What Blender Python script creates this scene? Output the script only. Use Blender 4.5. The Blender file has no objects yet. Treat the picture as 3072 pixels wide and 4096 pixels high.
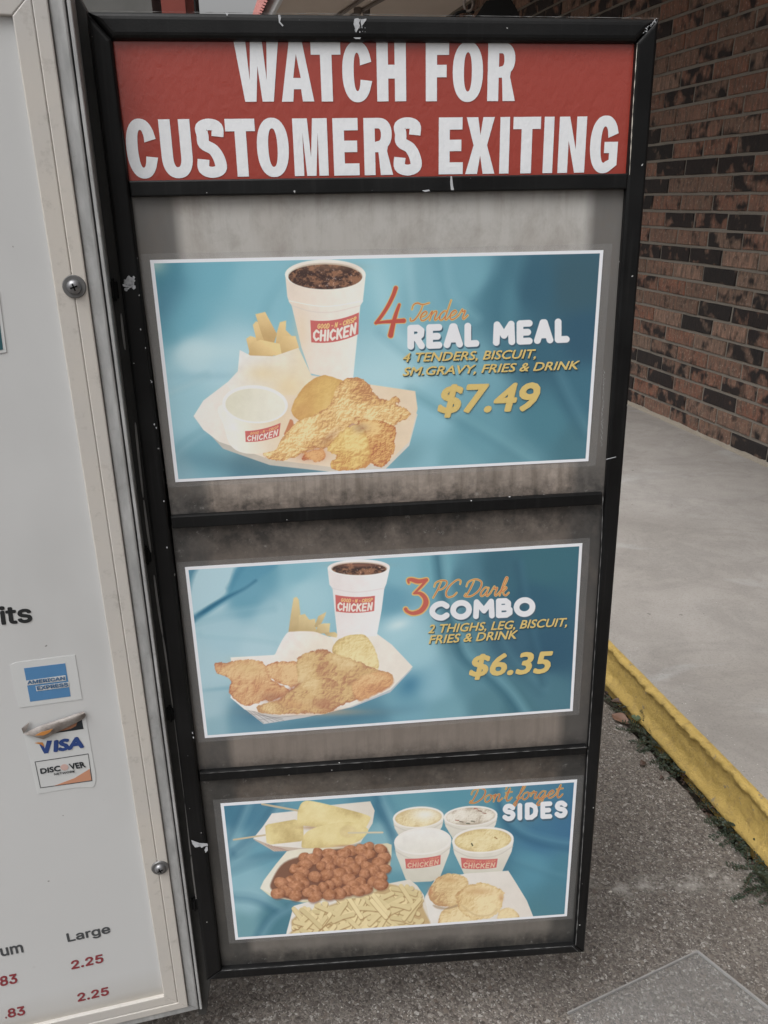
import bpy, bmesh, math, random
import numpy as np
from math import sin, cos, pi, radians
from mathutils import Vector, Matrix, noise as mnoise

# ------------------------------------------------------------------ camera, sky, sun, exposure
SC = bpy.context.scene
COL = SC.collection
FPX, PITCH, ROLL, CZ = 3184.4, 0.37556, -0.00847, 1.182
_F = np.array([0, cos(PITCH), -sin(PITCH)]); _U = np.array([0, sin(PITCH), cos(PITCH)]); _X = np.array([1., 0, 0])
CM = np.stack([cos(ROLL)*_X+sin(ROLL)*_U, -sin(ROLL)*_X+cos(ROLL)*_U, _F])     # rows: right, up, forward
cam_d = bpy.data.cameras.new('camera'); cam = bpy.data.objects.new('camera', cam_d); COL.objects.link(cam)
cam_d.sensor_fit = 'VERTICAL'; cam_d.sensor_height = 24.0; cam_d.lens = FPX/4096*24.0
cam_d.clip_start = 0.02; cam_d.clip_end = 900
mw = Matrix.Identity(4)
for i in range(3):
    mw[i][0], mw[i][1], mw[i][2] = CM[0][i], CM[1][i], -CM[2][i]
mw[2][3] = CZ
cam.matrix_world = mw
SC.camera = cam

SUN_EL, SUN_AZ = radians(58), radians(222)
world = bpy.data.worlds.new("World"); SC.world = world; world.use_nodes = True
wn_ = world.node_tree.nodes; wl_ = world.node_tree.links; wn_.clear()
sky = wn_.new('ShaderNodeTexSky'); sky.sky_type = 'NISHITA'; sky.sun_disc = False
sky.sun_elevation = SUN_EL; sky.sun_rotation = SUN_AZ; sky.air_density = 1.0; sky.dust_density = 9.0; sky.ozone_density = 1.0
hs = wn_.new('ShaderNodeHueSaturation'); hs.inputs['Saturation'].default_value = 0.03; hs.inputs['Value'].default_value = 1.0
bg = wn_.new('ShaderNodeBackground'); bg.inputs['Strength'].default_value = 0.13
wo = wn_.new('ShaderNodeOutputWorld')
wl_.new(sky.outputs[0], hs.inputs['Color']); wl_.new(hs.outputs[0], bg.inputs[0]); wl_.new(bg.outputs[0], wo.inputs[0])
sun_d = bpy.data.lights.new('sun', 'SUN'); sun_d.energy = 0.7; sun_d.angle = radians(35); sun_d.color = (1, .975, .94)
sun = bpy.data.objects.new('sun', sun_d); COL.objects.link(sun)
sdir = Vector((sin(SUN_AZ)*cos(SUN_EL), cos(SUN_AZ)*cos(SUN_EL), sin(SUN_EL)))
sun.rotation_euler = sdir.to_track_quat('Z', 'Y').to_euler(); sun.location = (0, 0, 8)
SC.view_settings.view_transform = 'Standard'; SC.view_settings.look = 'None'
SC.view_settings.gamma = 1; SC.view_settings.use_curve_mapping = False
SC.view_settings.exposure = 0.2
SC.render.engine = 'CYCLES'
SC.cycles.max_bounces = 6; SC.cycles.transparent_max_bounces = 12

rnd = random.Random(7)

# ------------------------------------------------------------------ geometry helpers
def ray(px, py):
    return CM.T @ np.array([px-1536, 2048-py, FPX])

class Plane:
    """a plane in the place with its own axes; P() turns a sight line into plane coordinates"""
    def __init__(s, O, ex, ey):
        s.O = np.array(O, float); s.ex = np.array(ex, float); s.ey = np.array(ey, float); s.n = np.cross(s.ex, s.ey)
    def P(s, px, py, off=0.0):
        r = ray(px, py); c = np.array([0, 0, CZ])
        t = ((s.O + s.n*off - c) @ s.n)/(r @ s.n)
        q = c + r*t - s.O
        return (float(q @ s.ex), float(q @ s.ey))
    def px(s, u, v, off=0.0):          # arrays ok
        x = [s.O[i] + s.ex[i]*u + s.ey[i]*v + s.n[i]*off - (CZ if i == 2 else 0) for i in range(3)]
        c = [CM[k][0]*x[0] + CM[k][1]*x[1] + CM[k][2]*x[2] for k in range(3)]
        return 1536 + FPX*c[0]/c[2], 2048 - FPX*c[1]/c[2]
    def matrix(s):
        m = Matrix.Identity(4)
        for i in range(3):
            m[i][0], m[i][1], m[i][2], m[i][3] = s.ex[i], s.ey[i], s.n[i], s.O[i]
        return m

def link(name, me, mat=None, parent=None, kind=None, label=None, cat=None, group=None):
    o = bpy.data.objects.new(name, me); COL.objects.link(o)
    if mat is not None and me is not None and not me.materials:
        me.materials.append(mat)
    if parent: o.parent = parent
    if kind: o['kind'] = kind
    if label: o['label'] = label
    if cat: o['category'] = cat
    if group: o['group'] = group
    return o

def empty(name, M, label, cat, group=None):
    o = bpy.data.objects.new(name, None); COL.objects.link(o); o.matrix_world = M; o.empty_display_size = .05
    o['label'] = label; o['category'] = cat
    if group: o['group'] = group
    return o

def mesh(name, V, Fc, smooth=False, uv=None):
    me = bpy.data.meshes.new(name); me.from_pydata([tuple(v) for v in V], [], Fc); me.update()
    if smooth:
        for p in me.polygons: p.use_smooth = True
    if uv is not None:
        l = me.uv_layers.new(name='UVMap')
        for lp in me.loops: l.data[lp.index].uv = uv[lp.vertex_index]
    return me

def prism(name, pts, z0, z1, bev=0.0, seg=2):
    """pts counter-clockwise in the plane; front face at z1"""
    n = len(pts)
    bm = bmesh.new()
    a = [bm.verts.new((x, y, z0)) for x, y in pts]; b = [bm.verts.new((x, y, z1)) for x, y in pts]
    bm.faces.new(list(reversed(a))); f = bm.faces.new(b)
    for i in range(n):
        bm.faces.new((a[i], a[(i+1) % n], b[(i+1) % n], b[i]))
    if bev:
        ed = [e for e in f.edges]
        bmesh.ops.bevel(bm, geom=ed, offset=bev, segments=seg, profile=.5, affect='EDGES')
    bmesh.ops.recalc_face_normals(bm, faces=bm.faces)
    me = bpy.data.meshes.new(name); bm.to_mesh(me); bm.free()
    return me

def box(name, x0, x1, y0, y1, z0, z1, bev=0, seg=2):
    bm = bmesh.new(); bmesh.ops.create_cube(bm, size=1)
    for v in bm.verts:
        v.co = Vector(((x0+x1)/2+v.co.x*(x1-x0), (y0+y1)/2+v.co.y*(y1-y0), (z0+z1)/2+v.co.z*(z1-z0)))
    if bev: bmesh.ops.bevel(bm, geom=bm.edges[:], offset=bev, segments=seg, affect='EDGES')
    me = bpy.data.meshes.new(name); bm.to_mesh(me); bm.free(); return me

def catmull(pts, n=6, closed=False):
    P = [np.array(p, float) for p in pts]; out = []
    N = len(P)
    rng = range(N) if closed else range(N-1)
    for i in rng:
        p0 = P[i-1] if (closed or i > 0) else P[0]; p1 = P[i]; p2 = P[(i+1) % N]
        p3 = P[(i+2) % N] if (closed or i+2 < N) else P[-1]
        for k in range(n):
            t = k/n
            out.append(.5*((2*p1)+(-p0+p2)*t+(2*p0-5*p1+4*p2-p3)*t*t+(-p0+3*p1-3*p2+p3)*t**3))
    if not closed: out.append(P[-1])
    return out

# ------------------------------------------------------------------ material helpers
def srgb(*c):
    return tuple((x/255/12.92 if x/255 <= .04045 else ((x/255+.055)/1.055)**2.4) for x in c)

class NT:
    def __init__(s, name):
        s.m = bpy.data.materials.new(name); s.m.use_nodes = True; s.t = s.m.node_tree; s.t.nodes.clear()
        s.out = s.t.nodes.new('ShaderNodeOutputMaterial'); s.b = s.t.nodes.new('ShaderNodeBsdfPrincipled')
        s.t.links.new(s.b.outputs[0], s.out.inputs[0])
    def new(s, k, **kw):
        n = s.t.nodes.new(k)
        for a, v in kw.items():
            if a in n.inputs.keys(): 
                s.set(n.inputs[a], v)
            else: setattr(n, a, v)
        return n
    def set(s, inp, v):
        if isinstance(v, bpy.types.NodeSocket): s.t.links.new(v, inp)
        elif isinstance(v, (tuple, list)) and len(v) == 3 and inp.type == 'RGBA': inp.default_value = (*v, 1)
        else: inp.default_value = v
    def coord(s, kind='Object', scale=None, loc=(0, 0, 0)):
        tc = s.t.nodes.new('ShaderNodeTexCoord'); o = tc.outputs[kind]
        if scale is not None:
            mp = s.t.nodes.new('ShaderNodeMapping'); s.t.links.new(o, mp.inputs[0])
            mp.inputs['Scale'].default_value = scale; mp.inputs['Location'].default_value = loc; o = mp.outputs[0]
        return o
    def noise(s, scale, vec=None, detail=4, rough=.55, dist=0):
        n = s.new('ShaderNodeTexNoise'); n.inputs['Scale'].default_value = scale; n.inputs['Detail'].default_value = detail
        n.inputs['Roughness'].default_value = rough; n.inputs['Distortion'].default_value = dist
        if vec is not None: s.t.links.new(vec, n.inputs['Vector'])
        return n.outputs[0]
    def ramp(s, f, stops, interp='LINEAR'):
        r = s.t.nodes.new('ShaderNodeValToRGB'); s.t.links.new(f, r.inputs[0]); e = r.color_ramp.elements
        r.color_ramp.interpolation = interp
        while len(e) < len(stops): e.new(.5)
        for el, (p, c) in zip(e, stops):
            el.position = p
            el.color = (c, c, c, 1) if isinstance(c, (int, float)) else (*c, 1)
        return r.outputs[0]
    def mix(s, f, a, b, mode='MIX'):
        n = s.t.nodes.new('ShaderNodeMix'); n.data_type = 'RGBA'; n.blend_type = mode
        s.set(n.inputs[0], f); s.set(n.inputs[6], a); s.set(n.inputs[7], b); return n.outputs[2]
    def math(s, op, a, b=0.0, clamp=False):
        n = s.t.nodes.new('ShaderNodeMath'); n.operation = op; n.use_clamp = clamp
        s.set(n.inputs[0], a); s.set(n.inputs[1], b); return n.outputs[0]
    def bump(s, h, strength, dist=.002):
        n = s.t.nodes.new('ShaderNodeBump'); n.inputs['Strength'].default_value = strength; n.inputs['Distance'].default_value = dist
        s.t.links.new(h, n.inputs['Height']); s.t.links.new(n.outputs[0], s.b.inputs['Normal']); return n.outputs[0]
    def fin(s, base, rough=.6, spec=.5, metal=0.0, coat=None):
        s.set(s.b.inputs['Base Color'], base); s.set(s.b.inputs['Roughness'], rough)
        s.b.inputs['Specular IOR Level'].default_value = spec; s.b.inputs['Metallic'].default_value = metal
        if coat: s.b.inputs['Coat Weight'].default_value = coat[0]; s.b.inputs['Coat Roughness'].default_value = coat[1]
        return s.m

def plain(name, c, rough=.6, spec=.5, var=.12, scale=30, metal=0.0, bump=0.0):
    n = NT(name); v = n.coord()
    f = n.noise(scale, v)
    col = n.mix(f, tuple(x*(1-var) for x in c), tuple(min(1, x*(1+var)) for x in c))
    if bump: n.bump(n.noise(scale*8, v), bump, .001)
    return n.fin(col, rough, spec, metal)

# black painted aluminium with dust, specks and scuffs
def black_paint(name='black_paint', dust=1.0):
    n = NT(name); v = n.coord()
    big = n.noise(9, v, 5, .6); fine = n.noise(420, v, 2, .5); sp = n.noise(150, n.coord(scale=(1, 1, 1), loc=(3, 5, 1)), 1, .4)
    col = n.mix(n.ramp(big, [(.35, 0), (.75, 1)]), (.0045, .0045, .0048), (.010*dust, .0102*dust, .0105*dust))
    streak = n.noise(1, n.coord(scale=(160, 6, 160)), 4, .6)
    col = n.mix(n.ramp(streak, [(.55, 0), (.8, .35)]), col, (.030, .030, .030))
    speck = n.ramp(sp, [(.80, 0), (.815, 1)])
    col = n.mix(speck, col, (.42, .42, .42))
    n.bump(fine, .15, .0006)
    return n.fin(col, n.ramp(big, [(.3, .36), (.7, .52)]), .22)
M_black = black_paint()

# exposed aggregate drive
def _g0(px, py):
    r = CM.T @ np.array([px-1536, 2048-py, FPX]); t = -CZ/r[2]; return r[0]*t, r[1]*t
_a, _b = _g0(2380, 3560), _g0(3020, 3505); LK = float((_b[1]-_a[1])/(_b[0]-_a[0])); LB = float(_a[1]-LK*_a[0])
def aggregate():
    n = NT('exposed_aggregate'); v = n.coord()
    big = n.noise(1.6, v, 5, .6); mid = n.noise(14, v, 5, .65)
    warp = n.new('ShaderNodeVectorMath'); warp.operation = 'ADD'
    w1 = n.new('ShaderNodeTexNoise'); w1.inputs['Scale'].default_value = 160; n.t.links.new(v, w1.inputs['Vector'])
    wsc = n.new('ShaderNodeVectorMath'); wsc.operation = 'SCALE'; n.t.links.new(w1.outputs['Color'], wsc.inputs[0]); wsc.inputs['Scale'].default_value = .006
    n.t.links.new(v, warp.inputs[0]); n.t.links.new(wsc.outputs[0], warp.inputs[1])
    def vor(scale, feat='F1'):
        k = n.new('ShaderNodeTexVoronoi'); k.feature = feat; k.inputs['Scale'].default_value = scale
        n.t.links.new(warp.outputs[0], k.inputs['Vector']); return k
    a = vor(190); b = vor(420); c = vor(75)
    ca = n.new('ShaderNodeSeparateColor'); n.t.links.new(a.outputs['Color'], ca.inputs[0])
    cb = n.new('ShaderNodeSeparateColor'); n.t.links.new(b.outputs['Color'], cb.inputs[0])
    cc = n.new('ShaderNodeSeparateColor'); n.t.links.new(c.outputs['Color'], cc.inputs[0])
    peb = n.ramp(ca.outputs[0], [(0, (.060, .050, .044)), (.25, (.115, .097, .085)), (.5, (.175, .152, .135)), (.7, (.24, .212, .188)), (.86, (.15, .118, .095)), (.93, (.34, .315, .285)), (1, (.50, .48, .45))])
    sand = n.ramp(cb.outputs[1], [(0, (.085, .074, .066)), (.3, (.10, .088, .078)), (.6, (.20, .178, .158)), (.9, (.30, .27, .24)), (1, (.6, .58, .55))])
    col = n.mix(n.ramp(n.noise(120, v, 3), [(.42, 0), (.58, 1)]), peb, sand)
    # the odd larger stone, dark or chalky
    st = n.ramp(cc.outputs[2], [(.94, 0), (.945, 1)])
    inside = n.ramp(c.outputs['Distance'], [(.25, 1), (.33, 0)])
    stc = n.ramp(cc.outputs[0], [(.0, (.04, .036, .035)), (.45, (.09, .07, .06)), (.75, (.2, .16, .13)), (.9, (.55, .53, .5))], 'CONSTANT')
    col = n.mix(n.math('MULTIPLY', st, inside), col, stc)
    # worn streak and patches
    col = n.mix(n.ramp(mid, [(.5, 0), (.75, .25)]), col, (.24, .225, .205))
    col = n.mix(n.ramp(big, [(.3, .45), (.65, 0)]), col, (.085, .075, .068))
    sp3 = n.new('ShaderNodeSeparateXYZ'); n.t.links.new(v, sp3.inputs[0])
    # chalky crack line running across the slab
    ln = n.math('ABSOLUTE', n.math('ADD', n.math('SUBTRACT', sp3.outputs[1], n.math('MULTIPLY', sp3.outputs[0], LK)), n.math('ADD', n.math('MULTIPLY', n.noise(7, v, 3), .05), -LB-.025)))
    lm = n.math('MULTIPLY', n.ramp(ln, [(0, 1), (.012, .6), (.03, 0)]), n.ramp(n.noise(26, v, 5, .7), [(.45, 0), (.6, .75)]))
    col = n.mix(lm, col, (.42, .40, .37))
    col = n.mix(.16, col, (.05, .045, .042))
    n.bump(n.math('ADD', n.math('MULTIPLY', a.outputs['Distance'], -1.0), n.math('MULTIPLY', b.outputs['Distance'], -.5)), .5, .0016)
    return n.fin(col, .8, .3)

def concrete():
    n = NT('trowelled_concrete'); v = n.coord()
    big = n.noise(1.1, v, 6, .62, .6); mid = n.noise(6, v, 6, .7, .5); fine = n.noise(240, v, 3, .6); pit = n.noise(70, v, 4, .7)
    col = n.mix(n.ramp(big, [(.3, 0), (.7, 1)]), (.31, .285, .26), (.42, .395, .37))
    col = n.mix(n.ramp(mid, [(.42, 0), (.60, .2), (.8, .1)]), col, (.19, .178, .165))
    col = n.mix(n.ramp(n.noise(2.6, n.coord(loc=(7, 3, 0), scale=(1, 1.5, 1)), 6, .7, .9), [(.5, 0), (.57, .14), (.64, 0)]), col, (.12, .115, .11))
    col = n.mix(n.ramp(n.noise(34, n.coord(loc=(1, 8, 0), scale=(1, 1, 1)), 3, .6), [(.70, 0), (.74, .6)]), col, (.13, .12, .11))
    col = n.mix(n.ramp(n.noise(2.3, n.coord(scale=(1, 1.6, 1), loc=(4.1, 2.2, 0)), 5, .6, .8), [(.60, 0), (.72, .45)]), col, (.50, .50, .50))
    col = n.mix(n.ramp(fine, [(.3, .28), (.5, 0)]), col, (.13, .12, .11))
    col = n.mix(n.ramp(pit, [(.70, 0), (.73, .8)]), col, (.58, .56, .53))
    n.bump(n.math('ADD', fine, n.math('MULTIPLY', mid, 1.12)), .35, .0015)
    return n.fin(col, .75, .35)

def yellow_paint():
    n = NT('yellow_kerb_paint'); v = n.coord()
    big = n.noise(7, v, 5, .6); fine = n.noise(300, v, 3, .6); worn = n.noise(34, v, 6, .72)
    col = n.mix(big, (.46, .315, .085), (.56, .395, .125))
    col = n.mix(n.ramp(fine, [(.3, .25), (.5, 0)]), col, (.40, .27, .09))
    col = n.mix(n.ramp(n.noise(60, n.coord(loc=(2, 1, 5), scale=(1, 1, 1)), 6, .75), [(.5, 0), (.66, .5)]), col, (.27, .185, .075))
    col = n.mix(n.ramp(worn, [(.62, 0), (.66, .85)]), col, (.22, .19, .155))
    n.bump(n.math('ADD', fine, n.math('MULTIPLY', worn, 2.0)), .85, .003)
    return n.fin(col, .55, .4)

def brick_mat():
    n = NT('rough_clay_brick'); v = n.coord()
    oi = n.new('ShaderNodeObjectInfo'); rn = oi.outputs['Random']
    comb = n.new('ShaderNodeCombineXYZ'); n.t.links.new(n.math('MULTIPLY', rn, 37.0), comb.inputs[0]); n.t.links.new(n.math('MULTIPLY', rn, 91.0), comb.inputs[2])
    add = n.new('ShaderNodeVectorMath'); add.operation = 'ADD'; n.t.links.new(v, add.inputs[0]); n.t.links.new(comb.outputs[0], add.inputs[1]); vv = add.outputs[0]
    def vm(sc):
        m = n.new('ShaderNodeVectorMath'); m.operation = 'MULTIPLY'; n.t.links.new(vv, m.inputs[0]); m.inputs[1].default_value = sc; return m.outputs[0]
    base = n.ramp(rn, [(0, (.235, .100, .066)), (.2, (.29, .142, .098)), (.4, (.185, .112, .082)), (.6, (.27, .112, .072)), (.8, (.225, .15, .112)), (1, (.34, .20, .145))])
    st = n.noise(1, vm((60, 60, 14)), 5, .65)          # wire-cut streaks down the face
    col = n.mix(n.ramp(st, [(.36, .0), (.5, .4), (.62, .9)]), base, (.085, .066, .055))
    md_ = n.noise(1, vm((34, 34, 24)), 5, .7, .5)
    col = n.mix(n.ramp(md_, [(.46, 0), (.62, .55)]), col, (.17, .12, .09))
    lt = n.noise(1, vm((95, 95, 70)), 5, .7)
    col = n.mix(n.ramp(lt, [(.56, 0), (.66, .6)]), col, (.42, .32, .26))
    bl = n.noise(1, vm((13, 13, 14)), 2, .45, .1)       # flashed, nearly black patches
    r2 = n.math('FRACT', n.math('MULTIPLY', rn, 7.31))
    thr = n.math('ADD', n.math('MULTIPLY', n.math('POWER', r2, 1.7), .38), -.05)
    k = n.math('ADD', bl, thr)
    edge = n.math('MULTIPLY', n.math('SUBTRACT', n.math('ADD', k, n.math('MULTIPLY', st, .16)), .64), 7.0, True)
    col = n.mix(n.math('MULTIPLY', edge, .93), col, (.017, .0165, .0175))
    n.bump(n.math('ADD', n.noise(1, vm((140, 140, 50)), 4, .65), n.math('MULTIPLY', lt, .8)), .8, .003)
    return n.fin(col, .85, .25)

M_agg = aggregate(); M_conc = concrete(); M_yel = yellow_paint(); M_brick = brick_mat()
def mortar_mat(name, a, b):
    n = NT(name); v = n.coord(); f = n.noise(260, v, 4, .65); g = n.noise(9, v, 4)
    col = n.mix(g, a, b); col = n.mix(n.ramp(f, [(.3, .5), (.55, 0)]), col, tuple(x*.5 for x in a)); n.bump(f, .7, .003)
    return n.fin(col, .9, .2)
M_mortar = mortar_mat('mortar', (.20, .178, .15), (.28, .25, .215))
M_slop = mortar_mat('mortar_light', (.27, .235, .19), (.40, .36, .30))
M_soffit = plain('painted_soffit', (.66, .57, .49), .6, .3, .05, 3)
M_white_metal = plain('white_fascia', (.72, .72, .72), .4, .4, .05, 8)
M_redroof = plain('red_ribbed_metal', (.42, .15, .13), .45, .4, .12, 5)
M_darkbox = plain('matt_black', (.012, .012, .012), .8, .2)
M_grey_beam = plain('grey_fascia', (.10, .10, .095), .7, .3, .3, 6)
M_redpanel = plain('dull_red_panel', (.17, .035, .025), .6, .3, .25, 9)
M_steel = plain('grey_steel', (.25, .25, .26), .4, .5, .2, 90, .7)

# ------------------------------------------------------------------ the lie of the place
WA = radians(103.66)
WD = np.array([cos(WA), sin(WA), 0]); WN = np.array([sin(WA), -cos(WA), 0])       # along the wall, away from the drive
DW, DC, ZW = 2.333, .972, .115                                                    # wall, kerb, walkway height
def W3(d, s, z=0.0): return Vector((WN[0]*d+WD[0]*s, WN[1]*d+WD[1]*s, z))
ROOF_Z, EAVE = 2.58, .90

# ground: one sheet out to the horizon
V = []; Fc = []
R_ = [0, .5, 1, 2, 4, 8, 20, 60, 200, 600]
for k, r in enumerate(R_):
    for a in range(24):
        V.append((r*cos(a*pi/12), r*sin(a*pi/12)+1, 0.0))
for k in range(len(R_)-1):
    for a in range(24):
        b = (a+1) % 24
        if k == 0: Fc.append((0, 24+a, 24+b)) if a != b else None
        else: Fc.append((k*24+a, (k+1)*24+a, (k+1)*24+b, k*24+b))
# the drive stops at the kerb joint: sheet sits 2 cm low, slab on top of it
low = mesh('ground', [(x, y, -.03) for x, y, z in V], Fc); M_dirt = plain('dark_dirt', (.035, .03, .024), .95, .1, .5, 60, bump=.6)
link('ground', low, M_dirt, kind='structure')

# drive slab with ragged edge beside the kerb
def drive():
    L = []; s = -3.0
    edge = []
    while s < 9:
        d = .940 + .0195*max(-1, min(1.6, (1.50-s)))*.9 if s < 1.5 else .938
        d = min(d, .966)
        w = .006*mnoise.noise(Vector((s*14, 0, 3))) + .0035*mnoise.noise(Vector((s*60, 1, 3)))
        edge.append((d+w, s)); s += .012
    V = []; Fc = []
    for i, (d, s) in enumerate(edge):
        V += [tuple(W3(d, s, -.03)), tuple(W3(d, s, -.006)), tuple(W3(d-.006, s, .0)), tuple(W3(d-.25, s, 0)), tuple(W3(-14, s, 0))]
    for i in range(len(edge)-1):
        for k in range(4): a = i*5+k; Fc.append((a, a+5, a+6, a+1))
    return mesh('driveway', V, Fc)
link('driveway', drive(), M_agg, kind='structure')

# walkway slab
def slab():
    V = []; Fc = []; N = 60
    for i in range(N+1):
        s = -3 + 15*i/N
        for d in (DC+.012, 1.2, 1.6, 2.0, DW+.1): V.append(tuple(W3(d, s, ZW)))
    for i in range(N):
        for k in range(4): a = i*5+k; Fc.append((a, a+1, a+6, a+5))
    return mesh('walkway', V, Fc)
link('walkway', slab(), M_conc, kind='structure')

# kerb: rough, thickly painted face
def kerb():
    # (offset from face, z, ridge amount)
    prof = [(.013, ZW+.0005, 0), (.006, ZW+.001, .2), (.001, ZW-.001, .5), (-.002, ZW-.006, 1), (-.001, ZW-.011, 1.6), (.002, ZW-.016, 1.8), (.004, ZW-.022, 1.2), (.005, ZW-.030, .8),
            (.005, ZW-.038, .6), (.005, ZW-.047, .5), (.004, ZW-.056, .5), (.004, ZW-.065, .5), (.003, ZW-.074, .6), (.001, ZW-.082, .8), (-.003, ZW-.089, .8), (-.007, ZW-.096, .5), (-.009, ZW-.103, .3), (-.006, ZW-.108, .3), (-.001, ZW-.113, .2), (.002, ZW-.135, 0)]
    V = []; Fc = []; s = -.5; n = 0; K = len(prof)
    while s < 7:
        lean = .0
        for o, z, r in prof:
            q = Vector((s*26, z*60, 0)); 
            a = mnoise.noise(q)*.0028 + mnoise.noise(q*2.7+Vector((5, 0, 0)))*.0026 + mnoise.noise(Vector((s*5, z*9, 7)))*.003
            rid = (max(0, mnoise.noise(Vector((s*40, z*70, 2)))+.2)*.012+max(0, mnoise.noise(Vector((s*110, z*160, 5))))*.012+.001)*max(0, r-1)*min(1.3, max(.15, .7+1.6*mnoise.noise(Vector((s*8, 2, 9)))))*(1.0 if s < 1.6 else .6)
            V.append(tuple(W3(DC + o + a*(.3+r*.7) - rid, s, z + (rid*.4 if r > 1 else 0) + mnoise.noise(Vector((s*30, 4, o*40)))*.0016*r)))
        n += 1; s += .0035 if .75 < s < 1.9 else .03
    for i in range(n-1):
        for k in range(K-1): a = i*K+k; Fc.append((a, a+1, a+K+1, a+K))
    return mesh('kerb', V, Fc, True)
link('kerb', kerb(), M_yel, kind='structure')

# ------------------------------------------------------------------ brick wall
WM = Matrix(((WD[0], -WN[0], 0, WN[0]*DW), (WD[1], -WN[1], 0, WN[1]*DW), (0, 0, 1, ZW), (0, 0, 0, 1)))   # local x along wall, local y towards the drive
# keep it right handed: x = along, y = towards drive, z = up  ->  mirrored check
if WM.to_3x3().determinant() < 0:
    WM = Matrix(((-WD[0], -WN[0], 0, WN[0]*DW), (-WD[1], -WN[1], 0, WN[1]*DW), (0, 0, 1, ZW), (0, 0, 0, 1)))
wall = empty('brick_wall', WM, 'brown and black mottled brick wall behind the walkway at the right', 'wall')
SGN = 1 if abs(WM[0][0]-WD[0]) < 1e-4 else -1
CRS, BL, BH, JT = .0763, .2434, .0632, .013
HGT = ROOF_Z - ZW
link('mortar_bed', box('mortar_bed', *(sorted((SGN*-2.0, SGN*9.0))), -.2, -.007, -.03, HGT+.2), M_mortar, wall)
# mortar slop and ledge at the foot
def footing():
    V = []; Fc = []; n = 0; s = -1.0
    while s < 8:
        j = mnoise.noise(Vector((s*7, 3, 1)))*.004 + mnoise.noise(Vector((s*31, 3, 1)))*.003
        h = .016 + mnoise.noise(Vector((s*9, 8, 1)))*.006 + mnoise.noise(Vector((s*44, 8, 1)))*.004
        for y, z in ((-.006, h+.002), (.001+j*.5, h), (.010+j, h*.6), (.014+j, .004), (.016+j, -.005)): V.append((SGN*s, y, z))
        n += 1; s += .02
    for i in range(n-1):
        for k in range(4): a = i*5+k; Fc.append((a, a+5, a+6, a+1))
    return mesh('mortar_footing', V, Fc, True)
link('mortar_footing', footing(), M_slop, wall)
def brick_mesh(L, seed):
    r = random.Random(seed); bm = bmesh.new()
    nx, nz = 4, 2
    j = lambda a: r.uniform(-a, a)
    g = [[bm.verts.new((-L/2+.003+(L-.006)*i/nx + (j(.001)), .0+j(.0016), -BH/2+.003+(BH-.006)*k/nz)) for i in range(nx+1)] for k in range(nz+1)]
    for k in range(nz):
        for i in range(nx): bm.faces.new((g[k][i], g[k][i+1], g[k+1][i+1], g[k+1][i]))
    ring = [g[0][i] for i in range(nx+1)]+[g[k][nx] for k in range(1, nz+1)]+[g[nz][i] for i in range(nx-1, -1, -1)]+[g[k][0] for k in range(nz-1, 0, -1)]
    out = []
    for v in ring:
        x = (v.co.x)*(L/2+j(.0015))/(L/2-.003); z = v.co.z*(BH/2+j(.0012))/(BH/2-.003)
        out.append(bm.verts.new((x if abs(v.co.x) > L/2-.006 else v.co.x, -.0035, z if abs(v.co.z) > BH/2-.006 else v.co.z)))
    n = len(ring)
    for i in range(n): bm.faces.new((ring[i], out[i], out[(i+1) % n], ring[(i+1) % n]))
    bk = [bm.verts.new((v.co.x, -.02, v.co.z)) for v in out]
    for i in range(n): bm.faces.new((out[i], bk[i], bk[(i+1) % n], out[(i+1) % n]))
    bmesh.ops.recalc_face_normals(bm, faces=bm.faces)
    me = bpy.data.meshes.new('brick'); bm.to_mesh(me); bm.free()
    for p in me.polygons: p.use_smooth = False
    me.materials.append(M_brick); return me
BM = [brick_mesh(BL-JT, k) for k in range(8)]
wp = Plane([WN[0]*DW, WN[1]*DW, ZW], WD, [0, 0, 1]) if np.dot(np.cross(WD, [0, 0, 1]), WN) < 0 else Plane([WN[0]*DW, WN[1]*DW, ZW], WD, [0, 0, 1])
ph = wp.P(2773, 890)[0]
cands = []
for k in range(int(HGT/CRS)+1):
    off = (k-12) % 2
    i0 = int((-2.0-ph)/BL)-1
    for i in range(i0, i0+int(10.5/BL)):
        s = ph + (i+.5+.5*off)*BL
        z = .012 + k*CRS + BH/2
        if z + BH/2 > HGT+.03: continue
        x, y = wp.px(s, z)
        dist = math.hypot(s, DW)
        vis = (-60 < y < 2500 and ((x > 2280 and x < 3160) or (y < 110 and 1850 < x < 3160))) and s > -.5
        cands.append((0 if vis else 1, dist, s, z))
cands.sort()
rest = bmesh.new()
for n_, (nv, dist, s, z) in enumerate(cands):
    me = BM[rnd.randrange(8)]
    loc = (SGN*s, .0+rnd.uniform(-.0015, .0015), z+rnd.uniform(-.001, .001))
    if nv == 0 and n_ < 298:
        b = link('brick', me, None, wall); b.location = loc
        b.rotation_euler = (rnd.uniform(-.01, .01), rnd.uniform(-.006, .006), rnd.uniform(-.006, .006))
        if rnd.random() < .5: b.scale = (-1, 1, 1) if False else (1, 1, 1)
    elif s < 8.6:
        k0 = len(rest.verts); rest.from_mesh(me); rest.verts.ensure_lookup_table()
        for v in rest.verts[k0:]: v.co += Vector(loc)
rm = bpy.data.meshes.new('brick_field'); rest.to_mesh(rm); rest.free()
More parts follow.
